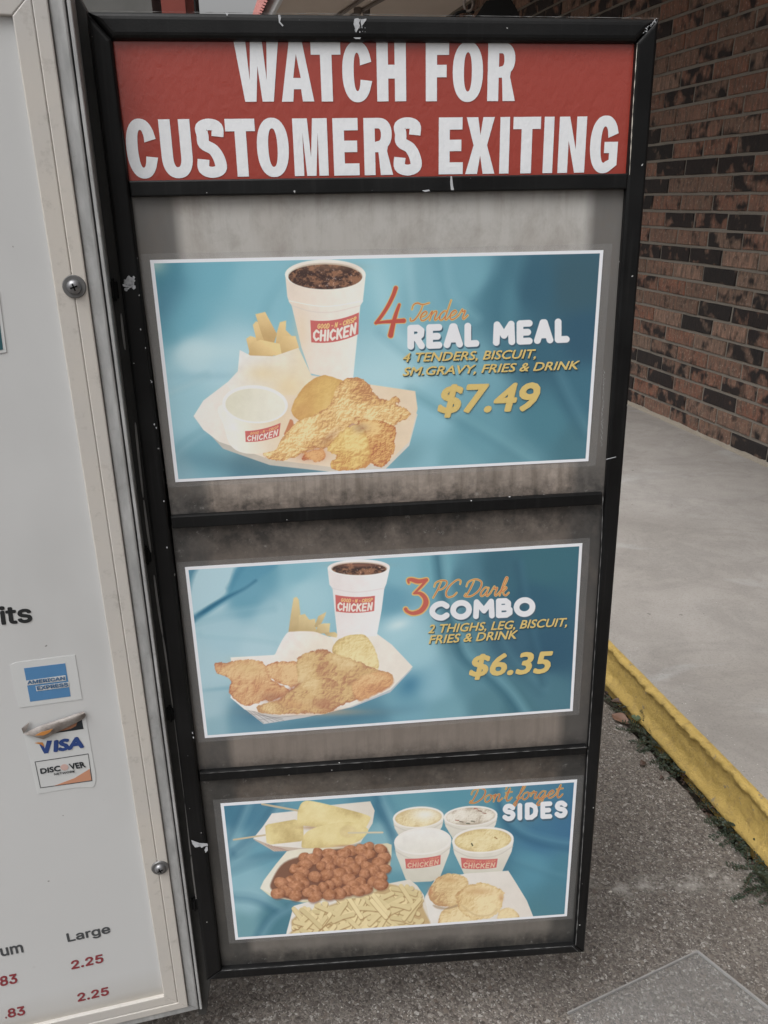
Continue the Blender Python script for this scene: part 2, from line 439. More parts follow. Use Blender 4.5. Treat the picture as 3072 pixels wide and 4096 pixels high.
# bricks in the joined field still differ from one another: colour by position
def brick_mat_field():
    m = M_brick.copy(); m.name = 'rough_clay_brick_field'; t = m.node_tree
    oi = [n for n in t.nodes if n.type == 'OBJECT_INFO'][0]
    tc = t.nodes.new('ShaderNodeTexCoord'); mp = t.nodes.new('ShaderNodeVectorMath'); mp.operation = 'MULTIPLY'; mp.inputs[1].default_value = (1/BL*2, 0, 1/CRS)
    sn = t.nodes.new('ShaderNodeVectorMath'); sn.operation = 'FLOOR'
    wnz = t.nodes.new('ShaderNodeTexWhiteNoise'); t.links.new(tc.outputs['Object'], mp.inputs[0]); t.links.new(mp.outputs[0], sn.inputs[0]); t.links.new(sn.outputs[0], wnz.inputs['Vector'])
    for l in list(t.links):
        if l.from_node == oi: t.links.new(wnz.outputs['Value'], l.to_socket)
    return m
link('brick_field', rm, brick_mat_field(), wall, kind='stuff')

# ------------------------------------------------------------------ roof overhang
RM = Matrix(((WD[0], WN[0], 0, 0), (WD[1], WN[1], 0, 0), (0, 0, 1, ROOF_Z), (0, 0, 0, 1)))
if RM.to_3x3().determinant() < 0: RM[0][0], RM[1][0] = -WD[0], -WD[1]; RS = -1
else: RS = 1
roof = empty('roof_overhang', RM, 'cream soffit with white edge trim and red ribbed roof above the walkway', 'roof')
xr = sorted((RS*-1.2, RS*10.0))
link('soffit', box('soffit', *xr, EAVE+.03, DW+1.0, 0, .02), M_soffit, roof)
link('fascia', box('fascia', *xr, EAVE-.0, EAVE+.028, -.035, .16, .004), M_white_metal, roof)
def ribs():
    V = []; Fc = []; x = -1.3; pr = []
    while x < 10.2:
        for dx, h in ((0, 0), (.05, 0), (.062, .022), (.085, .022), (.097, 0)): pr.append((x+dx, h))
        x += .10
    for X, h in pr:
        for (y, z) in ((EAVE-.045, .03), (EAVE+.28, .75)): V.append((RS*X, y-h, z+h*.4))
    for i in range(len(pr)-1): a = i*2; Fc.append((a, a+2, a+3, a+1))
    return mesh('roof_panel', V, Fc)
link('roof_panel', ribs(), M_redroof, roof)
# conduit with clips under the soffit
sp = Plane([0, 0, ROOF_Z-.012], [1, 0, 0], [0, 1, 0])
def tube(name, pts, r, n=8):
    pts = [Vector(p) for p in pts]; V = []; Fc = []
    for i, p in enumerate(pts):
        d = (pts[min(i+1, len(pts)-1)]-pts[max(i-1, 0)]).normalized()
        a = d.orthogonal().normalized(); b = d.cross(a)
        if i and (a - la).length > 1: pass
        la = a
        for k in range(n):
            V.append(tuple(p + r*(cos(2*pi*k/n)*a+sin(2*pi*k/n)*b)))
    for i in range(len(pts)-1):
        for k in range(n): Fc.append((i*n+k, i*n+(k+1) % n, (i+1)*n+(k+1) % n, (i+1)*n+k))
    Fc.append(tuple(range(n))[::-1]); Fc.append(tuple((len(pts)-1)*n+k for k in range(n)))
    return mesh(name, V, Fc, True)
cond = empty('conduit_run', Matrix.Translation((0, 0, 0)), 'pair of dark conduits with clips fixed under the cream soffit', 'conduit')
M_cond = plain('conduit', (.20, .17, .15), .5, .4, .2, 30)
for (x0, y0), (x1, y1) in (((1340, 70), (1450, -5)), ((1395, 70), (1535, -8))):
    a = sp.P(x0, y0); b = sp.P(x1, y1); dx, dy = b[0]-a[0], b[1]-a[1]
    link('conduit', tube('conduit', [(a[0]-dx*.6, a[1]-dy*.6, ROOF_Z-.016), (b[0]+dx*.6, b[1]+dy*.6, ROOF_Z-.016)], .014), M_cond, cond)
for x0, y0 in ((1430, 38), (1465, 40)):
    a = sp.P(x0, y0)
    link('clip', box('clip', a[0]-.03, a[0]+.03, a[1]-.02, a[1]+.02, ROOF_Z-.05, ROOF_Z-.001, .006), M_cond, cond)
# black lamp housing on an eye hook
lp = Plane([0, 4.4, 0], [1, 0, 0], [0, 0, 1])
lam = empty('floodlight', Matrix.Translation((*[0, 0, 0],)), 'black angular lamp housing hanging from an eye hook under the soffit', 'lamp')
q = [lp.P(*p) for p in ((1875, 75), (1960, -4), (2040, -30), (2075, 75))]
def hull(name, front, y0, y1, taper=.8):
    cx = sum(p[0] for p in front)/len(front); cz = sum(p[1] for p in front)/len(front); n = len(front)
    V = [(p[0], y0, p[1]) for p in front]+[(cx+(p[0]-cx)*taper, y1, cz+(p[1]-cz)*taper) for p in front]
    Fc = [tuple(range(n)), tuple(range(2*n-1, n-1, -1))]+[(i, (i+1) % n+0, n+(i+1) % n, n+i) for i in range(n)]
    me = mesh(name, V, Fc); bm = bmesh.new(); bm.from_mesh(me); bmesh.ops.recalc_face_normals(bm, faces=bm.faces); bm.to_mesh(me); bm.free(); return me
q = [lp.P(*p) for p in ((1880, 100), (1945, 2), (2040, -8), (2070, 40), (2085, 100))]
link('lamp_housing', hull('lamp_housing', q, 4.4, 4.62, .9), M_darkbox, lam)
a = lp.P(1876, 12)
pts = [(a[0]+.022*cos(t), 4.42, a[1]+.03*sin(t)) for t in np.linspace(0, 2*pi, 14)]
link('hook', tube('hook', pts, .006), M_cond, lam)
link('hook', tube('hook', [(a[0], 4.42, a[1]+.03), (a[0]+.01, 4.42, ROOF_Z)], .006), M_cond, lam)
pts = [lp.P(*p) for p in ((1815, 70), (1830, 48), (1862, 40), (1900, 44))]
link('cable', tube('cable', [(p[0], 4.43, p[1]) for p in catmull(pts, 5)], .007), M_darkbox, lam)

# far canopy beam at the top left
bp = Plane([0, 5.2, 0], [1, 0, 0], [0, 0, 1])
beam = empty('canopy_beam', Matrix.Translation((0, 0, 0)), 'dark grey overhead beam with a dull red end panel and black post, behind the top left of the side board', 'canopy')
def bx(px0, px1, py0, py1, y0, y1, nm, m, ex0=0, ex1=0):
    a = bp.P(px0, py0); b = bp.P(px1, py1)
    link(nm, box(nm, a[0]-ex0, b[0]+ex1, y0, y1, min(a[1], b[1]), max(a[1], b[1])), m, beam)
bx(300, 618, -260, 130, 5.2, 5.5, 'beam', M_grey_beam, 1.6)
bx(620, 752, -260, 130, 5.19, 5.5, 'end_panel', M_redpanel)
a = bp.P(753, -400); b = bp.P(788, 60)
link('post', box('post', a[0], b[0], 5.15, 5.25, 0, a[1], .003), M_darkbox, beam)
a = bp.P(300, 130)

# ------------------------------------------------------------------ side board (swing-out sign panel)
SY, ST, SI = 0.08143, 0.03781, 0.00837
d_ = np.array([cos(SY), sin(SY), 0]); n_ = np.array([-sin(SY), cos(SY), 0]); up_ = np.array([0, 0, 1])*cos(ST)+n_*sin(ST)
e1 = d_*cos(SI)+up_*sin(SI); e2 = -d_*sin(SI)+up_*cos(SI)
S0 = np.array([-.26255, .82887, CZ+.15548])
SP = Plane(S0, e1, e2)
S = lambda pts, off=0.0: [SP.P(x, y, off) for x, y in pts]
side = empty('side_menu_board', SP.matrix(), 'black framed side sign board with red warning banner and three blue meal posters', 'sign board')

O_TL, O_TR, O_BR, O_BL = S([(343, 42), (2638, 72), (2339, 3812), (825, 3925)])
I_TL, I_TR, I_BR, I_BL = S([(444, 157), (2549, 170), (2301, 3786), (885, 3885)])
FR = .0; BK = -.030
def qd(name, pts, z0, z1, m, bev=.002, seg=2, par=side, label=None):
    return link(name, prism(name, pts, z0, z1, bev, seg), m, par, label=label)
qd('frame_rail', [O_TL, (I_TL[0], I_TL[1]), I_TR, O_TR][::1], BK, FR, M_black, .006, 4)
qd('frame_rail', [O_BL, O_BR, I_BR, I_BL], BK, FR-.0005, M_black, .003, 3)
qd('frame_stile', [O_TR, I_TR, I_BR, O_BR][::-1], BK, FR-.0008, M_black, .003, 3)
qd('frame_stile', [O_TL, O_BL, I_BL, I_TL], BK, FR-.0003, M_black, .004, 3)
# back of the box
qd('back_sheet', [(O_BL[0]+.004, O_BL[1]+.004), (O_BR[0]-.004, O_BR[1]+.004), (O_TR[0]-.004, O_TR[1]-.004), (O_TL[0]+.004, O_TL[1]-.004)], -.034, -.026, M_darkbox, 0)

REC = -.009
def grime(name, vr, sides, blot, seed, mould=((.0, .0),), drip=.3, sidew=(.09, .93)):
    """panel colour by height (0 bottom, 1 top), painted shade of the inner return as dark strips left and right, mould near the bars"""
    n = NT(name); uv = n.coord('UV'); sep = n.new('ShaderNodeSeparateXYZ'); n.t.links.new(uv, sep.inputs[0])
    v = n.coord(scale=(1, 1, 1), loc=(seed, seed*.7, 0))
    wob = n.noise(22, v, 4, .6)
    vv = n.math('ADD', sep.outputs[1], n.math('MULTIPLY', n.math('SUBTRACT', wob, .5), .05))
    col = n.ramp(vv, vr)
    b = n.noise(1, n.coord(scale=(13, 9, 13), loc=(seed, 2, 1)), 6, .68, .4)
    col = n.mix(n.math('MULTIPLY', n.ramp(b, [(.42, 0), (.68, 1)]), blot[3]), col, blot[:3])
    dr = n.noise(1, n.coord(scale=(110, 7, 30), loc=(seed*3, 0, 0)), 5, .6)
    col = n.mix(n.math('MULTIPLY', n.ramp(dr, [(.48, 0), (.66, 1)]), n.math('ADD', n.math('MULTIPLY', n.ramp(vv, [(0, .8), (.22, .35), (.5, 0), (.8, .0), (.9, .12), (1, .25)]), 1.0), drip*.3)), col, tuple(x*.62 for x in blot[:3]))
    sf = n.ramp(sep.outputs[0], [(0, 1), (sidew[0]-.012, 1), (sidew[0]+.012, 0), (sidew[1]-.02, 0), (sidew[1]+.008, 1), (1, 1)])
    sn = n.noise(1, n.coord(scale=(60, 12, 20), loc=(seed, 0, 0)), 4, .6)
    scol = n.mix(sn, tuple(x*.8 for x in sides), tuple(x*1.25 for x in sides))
    col = n.mix(n.math('MULTIPLY', sf, .88), col, scol)  # side strips: shade of the return behind the panel, painted into its colour
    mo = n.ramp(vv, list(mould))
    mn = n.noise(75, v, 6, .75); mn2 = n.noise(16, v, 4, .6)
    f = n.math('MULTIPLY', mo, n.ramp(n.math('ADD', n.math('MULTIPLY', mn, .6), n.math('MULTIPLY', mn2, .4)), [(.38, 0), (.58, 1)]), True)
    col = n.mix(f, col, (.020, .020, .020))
    sm = n.ramp(n.noise(1, n.coord(scale=(26, 17, 9), loc=(seed, 5, 0)), 6, .75, .2), [(.48, 0), (.66, .30)])
    col = n.mix(sm, col, tuple(x*.55 for x in blot[:3]))
    ls = n.ramp(n.noise(95, n.coord(loc=(9, seed, 0), scale=(1, 1, 1)), 6, .8), [(.60, 0), (.68, .55)])
    col = n.mix(n.math('MULTIPLY', ls, mo), col, (.36, .35, .335))
    fine = n.noise(500, v, 2)
    n.bump(fine, .05, .0004)
    return n.fin(col, .28, .5)
def panel(name, pts, off, m, par=side, label=None, kind=None):
    P = [(x, y, off) for x, y in pts]
    return link(name, mesh(name, P, [(0, 1, 2, 3)], uv=[(0, 0), (1, 0), (1, 1), (0, 1)]), m, par, label=label)

# bars between the fields
B1 = S([(523, 787), (2510, 755), (2516, 693), (513, 722)])
B2 = S([(688, 2119), (2410, 2022), (2414, 1975), (680, 2069)])
B3 = S([(800, 3133), (2348, 3022), (2350, 2989), (796, 3096)])
qd('crossbar', B1, -.012, -.0015, M_black, .0015)
qd('crossbar', B2, -.012, -.0022, M_black, .0015)
qd('crossbar', B3, -.012, -.0022, M_black, .0015)

w = lambda s: tuple(x for x in srgb(s, s, s))
def g3(a, k=1.22):
    g = sum(a)/3
    a = [x*.85+g*.15 for x in a]
    return tuple(min(.8, x*k) for x in srgb(*a))
P_1 = S([(688, 2085), (2412, 1995), (2512, 735), (520, 765)], REC)
P_2 = S([(797, 3110), (2350, 3005), (2412, 2000), (686, 2100)], REC)
P_3 = S([(883, 3895), (2303, 3795), (2352, 3005), (798, 3115)], REC)
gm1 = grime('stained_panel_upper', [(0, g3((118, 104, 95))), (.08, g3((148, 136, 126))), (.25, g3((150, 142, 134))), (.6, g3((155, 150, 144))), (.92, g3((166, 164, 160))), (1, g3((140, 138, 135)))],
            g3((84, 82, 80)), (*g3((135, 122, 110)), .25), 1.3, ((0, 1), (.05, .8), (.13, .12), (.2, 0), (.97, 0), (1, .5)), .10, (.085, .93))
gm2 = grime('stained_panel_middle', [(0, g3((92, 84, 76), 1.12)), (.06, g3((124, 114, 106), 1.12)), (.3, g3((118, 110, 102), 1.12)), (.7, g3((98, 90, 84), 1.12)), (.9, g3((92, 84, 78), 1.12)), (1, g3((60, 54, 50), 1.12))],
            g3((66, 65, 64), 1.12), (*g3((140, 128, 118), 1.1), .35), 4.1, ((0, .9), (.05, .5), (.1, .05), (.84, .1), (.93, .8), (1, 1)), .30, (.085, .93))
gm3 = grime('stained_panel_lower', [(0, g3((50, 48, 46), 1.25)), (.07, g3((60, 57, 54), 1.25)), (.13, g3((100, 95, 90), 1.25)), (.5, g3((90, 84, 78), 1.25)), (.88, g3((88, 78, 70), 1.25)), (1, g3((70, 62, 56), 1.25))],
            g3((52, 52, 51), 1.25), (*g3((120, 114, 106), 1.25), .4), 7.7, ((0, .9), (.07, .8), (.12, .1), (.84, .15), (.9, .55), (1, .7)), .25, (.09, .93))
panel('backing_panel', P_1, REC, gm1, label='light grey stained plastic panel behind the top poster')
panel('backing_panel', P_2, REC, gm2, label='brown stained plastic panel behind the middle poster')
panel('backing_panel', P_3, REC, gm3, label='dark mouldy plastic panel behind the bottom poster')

# ------------------------------------------------------------------ lettering helpers
import os
try:                                        # the grotesque that ships inside Blender itself; its built-in face otherwise
    SANS = bpy.data.fonts.load(os.path.join(bpy.utils.resource_path('LOCAL'), 'datafiles', 'fonts', 'Inter.woff2'))
except Exception:
    SANS = None
def text_mesh(s, off=0.0, res=3, sans=False):
    """flat lettering; weight comes from copies of the print laid a few hundredths of a millimetre over each other"""
    c = bpy.data.curves.new('t', 'FONT'); c.body = s; c.size = 1; c.resolution_u = res
    if SANS and sans: c.font = SANS; c.fill_mode = 'FRONT'
    o = bpy.data.objects.new('t', c); me = bpy.data.meshes.new_from_object(o); bpy.data.objects.remove(o); bpy.data.curves.remove(c)
    if off:
        V0 = [v.co.copy() for v in me.vertices]; F0 = [tuple(p.vertices) for p in me.polygons]; V = []; Fc = []; m = 8
        for k in range(m+1):
            d = (off*cos(2*pi*k/m), off*sin(2*pi*k/m)) if k < m else (0, 0); n0 = len(V)
            V += [(v.x+d[0], v.y+d[1], k*1e-5) for v in V0]; Fc += [tuple(i+n0 for i in f) for f in F0]
        bpy.data.meshes.remove(me); me = bpy.data.meshes.new('lettering'); me.from_pydata(V, [], Fc)
    return me
def capheight(off, sans=False):
    me = text_mesh('H', off, 3, sans); y = [v.co.y for v in me.vertices]; r = (min(y), max(y)); bpy.data.meshes.remove(me); return r
def lettering(s, plane, p0, p1, p2, mat, parent, off_n, bold=.02, name='lettering', shift=(0, 0), sans=False):
    """p0 baseline left, p1 baseline right, p2 cap line above p0 (sight points); off_n height above the plane"""
    me = text_mesh(s, bold, 3, sans); lo, hi = capheight(bold, sans)
    xs = [v.co.x for v in me.vertices]; x0, x1 = min(xs), max(xs)
    A = np.array(plane.P(*p0, off_n)); B = np.array(plane.P(*p1, off_n)); C = np.array(plane.P(*p2, off_n))
    for v in me.vertices:
        q = A + (B-A)*((v.co.x-x0)/(x1-x0)) + (C-A)*((v.co.y-lo)/(hi-lo))
        v.co = (q[0]+shift[0], q[1]+shift[1], off_n+v.co.z*4)
    return link(name, me, mat, parent)

# condensed heavy capitals for the banner, drawn as outlines (height 1)
def arc(cx, cy, rx, ry, a0, a1, n=14, e=2.25):
    o = []
    for k in range(n+1):
        a = radians(a0+(a1-a0)*k/n); c, s = cos(a), sin(a)
        o.append((cx+rx*math.copysign(abs(c)**(2/e), c), cy+ry*math.copysign(abs(s)**(2/e), s)))
    return o
def glyph(ch, W, s, b):
    h = .5
    if ch == 'I': return [[(0, 0), (W, 0), (W, 1), (0, 1)]]
    if ch == 'T': m = W/2; return [[(m-s/2, 0), (m+s/2, 0), (m+s/2, 1-b), (W, 1-b), (W, 1), (0, 1), (0, 1-b), (m-s/2, 1-b)]]
    if ch == 'H': return [[(0, 0), (s, 0), (s, .5-b*.52), (W-s, .5-b*.52), (W-s, 0), (W, 0), (W, 1), (W-s, 1), (W-s, .5+b*.58), (s, .5+b*.58), (s, 1), (0, 1)]]
    if ch == 'E': return [[(0, 0), (W, 0), (W, b), (s, b), (s, .41), (W*.93, .41), (W*.93, .41+b*.95), (s, .41+b*.95), (s, 1-b), (W*.97, 1-b), (W*.97, 1), (0, 1)]]
    if ch == 'F': return [[(0, 0), (s, 0), (s, .41), (W*.9, .41), (W*.9, .41+b), (s, .41+b), (s, 1-b), (W, 1-b), (W, 1), (0, 1)]]
    if ch == 'N': return [[(0, 0), (s*.92, 0), (s*.92, .58), (W-s*.95, 0), (W, 0), (W, 1), (W-s*.92, 1), (W-s*.92, .42), (s*.95, 1), (0, 1)]]
    if ch == 'M':
        m = W/2; return [[(0, 0), (s*.85, 0), (s*.85, .76), (m-s*.42, 0), (m+s*.42, 0), (W-s*.85, .76), (W-s*.85, 0), (W, 0), (W, 1), (W-s*1.3, 1), (m, .33), (s*1.3, 1), (0, 1)]]
    if ch == 'A':
        m = W/2; return [[(0, 0), (s*1.0, 0), (s*1.0+(m-s)*.25, .21), (W-s*1.0-(m-s)*.25, .21), (W-s, 0), (W, 0), (m+s*.56, 1), (m-s*.56, 1)], [(m-W*.115, .40), (m, .80), (m+W*.115, .40)]]
    if ch == 'W':
        m = W/2; q = s*.98; return [[(W*.17, 0), (W*.17+q, 0), (m, .60), (W*.83-q, 0), (W*.83, 0), (W, 1), (W-q, 1), (W*.83-q*.52, .36), (m+q*.52, 1), (m-q*.52, 1), (W*.17+q*.52, .36), (q, 1), (0, 1)]]
    if ch == 'X':
        m = W/2; return [[(0, 0), (s*1.1, 0), (m, .33), (W-s*1.1, 0), (W, 0), (m+s*.62, .51), (W*.97, 1), (W*.97-s*1.05, 1), (m, .69), (W*.03+s*1.05, 1), (W*.03, 1), (m-s*.62, .51)]]
    if ch == 'U': return [[(0, 1)]+arc(W/2, .36, W/2, .375, 180, 360, 18)+[(W, 1), (W-s, 1)]+arc(W/2, .36, W/2-s, .375-b*.9, 360, 180, 18)+[(s, 1)]]
    if ch == 'O': return [arc(W/2, h, W/2, .515, 0, 360, 40)[:-1], arc(W/2, h, W/2-s, .515-b*.85, 0, 360, 32)[:-1]]
    if ch == 'C':
        return [[(W*.985-s*.0, .67)]+arc(W/2, h, W/2, .515, 34, 326, 34)+[(W, .345)]+[(W-s*1.02, .37)]+arc(W/2, h, W/2-s, .515-b*.9, 322, 38, 28)+[(W-s*1.05, .61)]]
    if ch == 'G':
        return [[(W*.97, .70)]+arc(W/2, h, W/2, .515, 36, 296, 32)+[(W*.97, .13), (W*.97, .55), (W*.5, .55), (W*.5, .55-b*.95), (W*.68, .55-b*.95), (W*.68, .23)]+arc(W/2, h, W/2-s, .515-b*.9, 292, 40, 26)+[(W*.97-s*.95, .62)]]
    if ch == 'R':
        return [[(0, 0), (s, 0), (s, .405), (s*1.3, .405), (W-s*1.12, 0), (W, 0), (W*.80, .42)]+arc(W*.52, .722, W*.45, .278, -50, 90, 14)+[(0, 1)],
                [(s, .405+b*.85), (s, 1-b*.85)]+arc(W*.50, .71, W*.45-s*.92, .29-b*.85, 90, -90, 10)]
    if ch == 'S':
        spine = catmull([(W-s*.55, .70), (W*.78, .86), (W*.5, 1-b*.43), (W*.22, .86), (s*.60, .72), (W*.27, .575), (W*.6, .47), (W-s*.52, .30), (W*.80, .14), (W*.5, b*.43-.01), (W*.2, .14), (s*.5, .31)], 5)
        L = []; R = []
        for i, p in enumerate(spine):
            t = spine[min(i+1, len(spine)-1)]-spine[max(i-1, 0)]; l = math.hypot(*t); nx, ny = -t[1]/l, t[0]/l
            kx = s*.52; ky = b*.46
            L.append((p[0]+nx*kx, p[1]+ny*ky)); R.append((p[0]-nx*kx, p[1]-ny*ky))
        return [L+R[::-1]]
def glyph_mesh(items, off):
    cu = bpy.data.curves.new('g', 'CURVE'); cu.dimensions = '2D'; cu.fill_mode = 'FRONT'
    for outline in items:
        sp = cu.splines.new('POLY'); sp.points.add(len(outline)-1)
        for p, (x, y) in zip(sp.points, outline): p.co = (x*10, y*10, 0, 1)
        sp.use_cyclic_u = True
    o = bpy.data.objects.new('g', cu); me = bpy.data.meshes.new_from_object(o); bpy.data.objects.remove(o); bpy.data.curves.remove(cu)
    for v in me.vertices: v.co = (v.co.x/10, v.co.y/10, off)
    return me

# ------------------------------------------------------------------ red banner
def banner_mat():
    n = NT('red_vinyl'); v = n.coord()
    a = n.noise(1, n.coord(scale=(120, 75, 60)), 3, .6, .3); b = n.noise(300, v, 3, .6); c = n.noise(7, v, 3)
    col = n.mix(c, (.30, .046, .033), (.34, .057, .042))
    n.bump(n.math('ADD', n.math('MULTIPLY', a, 1.0), n.math('MULTIPLY', b, .12)), .26, .0018)
    return n.fin(col, .17, .5)
RN = -.0075
ban = panel('banner', S([(507, 727), (2519, 700), (2552, 163), (440, 148)], RN), RN, banner_mat(), label='glossy red vinyl warning banner')
def white_vinyl():
    n = NT('white_vinyl'); v = n.coord(); f = n.noise(350, v, 3)
    col = n.mix(f, (.70, .72, .75), (.80, .81, .83)); a = n.noise(1, n.coord(scale=(120, 75, 60)), 3, .6, .3); n.bump(a, .3, .0018)
    return n.fin(col, .3, .4)
M_wv = white_vinyl()
row1 = [('W', 943, 1118), ('A', 1121, 1252), ('T', 1246, 1364), ('C', 1369, 1488), ('H', 1507, 1624), ('F', 1703, 1796), ('O', 1811, 1932), ('R', 1951, 2063)]
row2 = [('C', 505, 628), ('U', 643, 767), ('S', 787, 898), ('T', 906, 1024), ('O', 1028, 1155), ('M', 1174, 1311), ('E', 1333, 1436), ('R', 1456, 1571), ('S', 1577, 1683), ('E', 1755, 1852), ('X', 1862, 1980), ('I', 1999, 2037), ('T', 2051, 2160), ('I', 2174, 2213), ('N', 2234, 2342), ('G', 2360, 2474)]
def put_row(row, ymid, base, top):
    for ch, x0, x1 in row:
        o = RN+.0004
        u0, _ = SP.P(x0, ymid, o); u1, _ = SP.P(x1, ymid, o)
        bx_, tx_ = (x0+x1)/2, (x0+x1)/2
        v0 = SP.P(bx_, base(bx_), o)[1]; v1 = SP.P(tx_, top(tx_), o)[1]; H = v1-v0; Wg = (u1-u0)/H
        s = .0108/H; b = .212
        out = [[(u0+x*H, v0+y*H) for x, y in c] for c in glyph(ch, Wg, s, b)]
        link('letter', glyph_mesh(out, o), M_wv, ban)
lin = lambda x0, y0, x1, y1: (lambda x: y0+(y1-y0)*(x-x0)/(x1-x0))
put_row(row1, 286, lin(951, 407, 2064, 404), lin(951, 166, 2064, 170))
put_row(row2, 590, lin(505, 712, 2474, 689), lin(505, 478, 2474, 465))

# ------------------------------------------------------------------ poster prints (painted here, texel by texel, in numpy)
def vnoise(X, Y, scale, seed, octs=4, rough=.55):
    r = np.random.RandomState(seed); T = r.rand(257, 257).astype(np.float32); T[256] = T[0]; T[:, 256] = T[:, 0]
    out = 0; amp = 1; tot = 0; f = 1.0/scale
    for o in range(octs):
        x = (X*f+o*37.3) % 256; y = (Y*f+o*17.9) % 256
        xi = x.astype(int); yi = y.astype(int); fx = x-xi; fy = y-yi; fx = fx*fx*(3-2*fx); fy = fy*fy*(3-2*fy)
        out = out + amp*((T[yi, xi]*(1-fx)+T[yi, xi+1]*fx)*(1-fy)+(T[yi+1, xi]*(1-fx)+T[yi+1, xi+1]*fx)*fy); tot += amp; amp *= rough; f *= 2
    return out/tot
class Art:
    def __init__(s, quad, nx, ny):          # quad: BL BR TR TL in plane coords
        s.q = [np.array(p) for p in quad]; u = (np.arange(nx)+.5)/nx; v = (np.arange(ny)+.5)/ny
        U, Vv = np.meshgrid(u, v)
        x = (s.q[0][0]*(1-U)+s.q[1][0]*U)*(1-Vv)+(s.q[3][0]*(1-U)+s.q[2][0]*U)*Vv
        y = (s.q[0][1]*(1-U)+s.q[1][1]*U)*(1-Vv)+(s.q[3][1]*(1-U)+s.q[2][1]*U)*Vv
        X, Y = SP.px(x, y, REC); s.X = X.astype(np.float32); s.Y = Y.astype(np.float32); s.U = U; s.V = Vv
        s.img = np.zeros((ny, nx, 3), np.float32); s.tf = lambda p: p
    def frame(s, ox, oy, k): s.tf = lambda p: (ox+p[0]/k, oy+p[1]/k); s.k = 1/k
    def T(s, pts): return np.array([s.tf(p) for p in pts], float)
    def win(s, x0, x1, y0, y1):
        m = (s.X > x0) & (s.X < x1) & (s.Y > y0) & (s.Y < y1)
        r = np.where(m.any(1))[0]; c = np.where(m.any(0))[0]
        if len(r) == 0 or len(c) == 0: return None
        return slice(r[0], r[-1]+1), slice(c[0], c[-1]+1)
    def sd(s, P, w):
        X = s.X[w]; Y = s.Y[w]; d = np.full(X.shape, 1e9, np.float32); ins = np.zeros(X.shape, bool); n = len(P)
        for i in range(n):
            ax, ay = P[i]; bx, by = P[(i+1) % n]; ex, ey = bx-ax, by-ay; L = ex*ex+ey*ey+1e-9
            t = np.clip(((X-ax)*ex+(Y-ay)*ey)/L, 0, 1); d = np.minimum(d, (X-ax-t*ex)**2+(Y-ay-t*ey)**2)
            if ay != by:
                c = ((ay > Y) != (by > Y)) & (X < (bx-ax)*(Y-ay)/(by-ay)+ax); ins ^= c
        d = np.sqrt(d); return np.where(ins, -d, d)
    def put(s, w, a, col):
        s.img[w] = s.img[w]*(1-a[..., None])+np.asarray(col, np.float32)*a[..., None] if np.ndim(col) == 1 else s.img[w]*(1-a[..., None])+col*a[..., None]
    def field(s, pts, sharp=3.0):
        num = 0; den = 0
        for x, y, c in pts:
            X, Y = s.tf((x, y)); w = 1/(((s.X-X)**2+(s.Y-Y)**2+900.0)**(sharp/2)); num = num+w[..., None]*np.array(c, np.float32); den = den+w
        s.img[:] = num/den[..., None]
    def poly(s, pts, col, soft=2.0, smooth=True, shade=None, jag=0, alpha=1.0, jscale=14, seed=3):
        P = s.T(pts)
        if smooth: P = np.array(catmull(list(P), 5, True))
        m = 8+soft*2+jag*3; w = s.win(P[:, 0].min()-m, P[:, 0].max()+m, P[:, 1].min()-m, P[:, 1].max()+m)
        if w is None: return
        d = s.sd(P, w)
        if jag: d = d+(vnoise(s.X[w], s.Y[w], jscale, seed, 3)-.5)*2*jag
        a = np.clip(.5-d/soft, 0, 1)*alpha
        if callable(col): col = col(s.X[w], s.Y[w], d)
        s.put(w, a, col)
    def ell(s, cx, cy, rx, ry, col, soft=2.0, rot=0.0, alpha=1.0):
        P = [(cx+rx*cos(t)*cos(rot)-ry*sin(t)*sin(rot), cy+rx*cos(t)*sin(rot)+ry*sin(t)*cos(rot)) for t in np.linspace(0, 2*pi, 41)[:-1]]
        s.poly(P, col, soft, False, alpha=alpha)
    def stroke(s, pts, r, col, soft=1.5, smooth=True, alpha=1.0, dx=0, dy=0):
        P = s.T(pts)
        if smooth and len(P) > 2: P = np.array(catmull(list(P), 6))
        P = P+np.array([dx, dy]); R = r if np.ndim(r) else [r]*2
        R = np.interp(np.linspace(0, 1, len(P)), np.linspace(0, 1, len(R)), R)
        m = max(R)+soft*2+3; w = s.win(P[:, 0].min()-m, P[:, 0].max()+m, P[:, 1].min()-m, P[:, 1].max()+m)
        if w is None: return
        X = s.X[w]; Y = s.Y[w]; d = np.full(X.shape, 1e9, np.float32)
        for i in range(len(P)-1):
            ax, ay = P[i]; ex, ey = P[i+1]-P[i]; L = ex*ex+ey*ey+1e-9; t = np.clip(((X-ax)*ex+(Y-ay)*ey)/L, 0, 1)
            d = np.minimum(d, np.sqrt((X-ax-t*ex)**2+(Y-ay-t*ey)**2)-(R[i]+(R[i+1]-R[i])*t))
        s.put(w, np.clip(.5-d/soft, 0, 1)*alpha, col)
    def glow(s, cx, cy, rx, ry, col, alpha, rot=0.0):
        X0, Y0 = s.tf((cx, cy)); rx *= s.k; ry *= s.k; dx = s.X-X0; dy = s.Y-Y0; c, q = cos(rot), sin(rot)
        a = np.exp(-(((dx*c+dy*q)/rx)**2+((-dx*q+dy*c)/ry)**2))*alpha
        s.img[:] = s.img*(1-a[..., None])+np.array(col, np.float32)*a[..., None]
    def fold(s, pts, r, dark, light, alpha=.5):
        s.stroke(pts, r, dark, soft=r*2.6, alpha=alpha); s.stroke(pts, r*.8, light, soft=r*2.2, alpha=alpha*.8, dx=r*1.5, dy=-r*.6)
def C(*c): return np.array(c, np.float32)/255
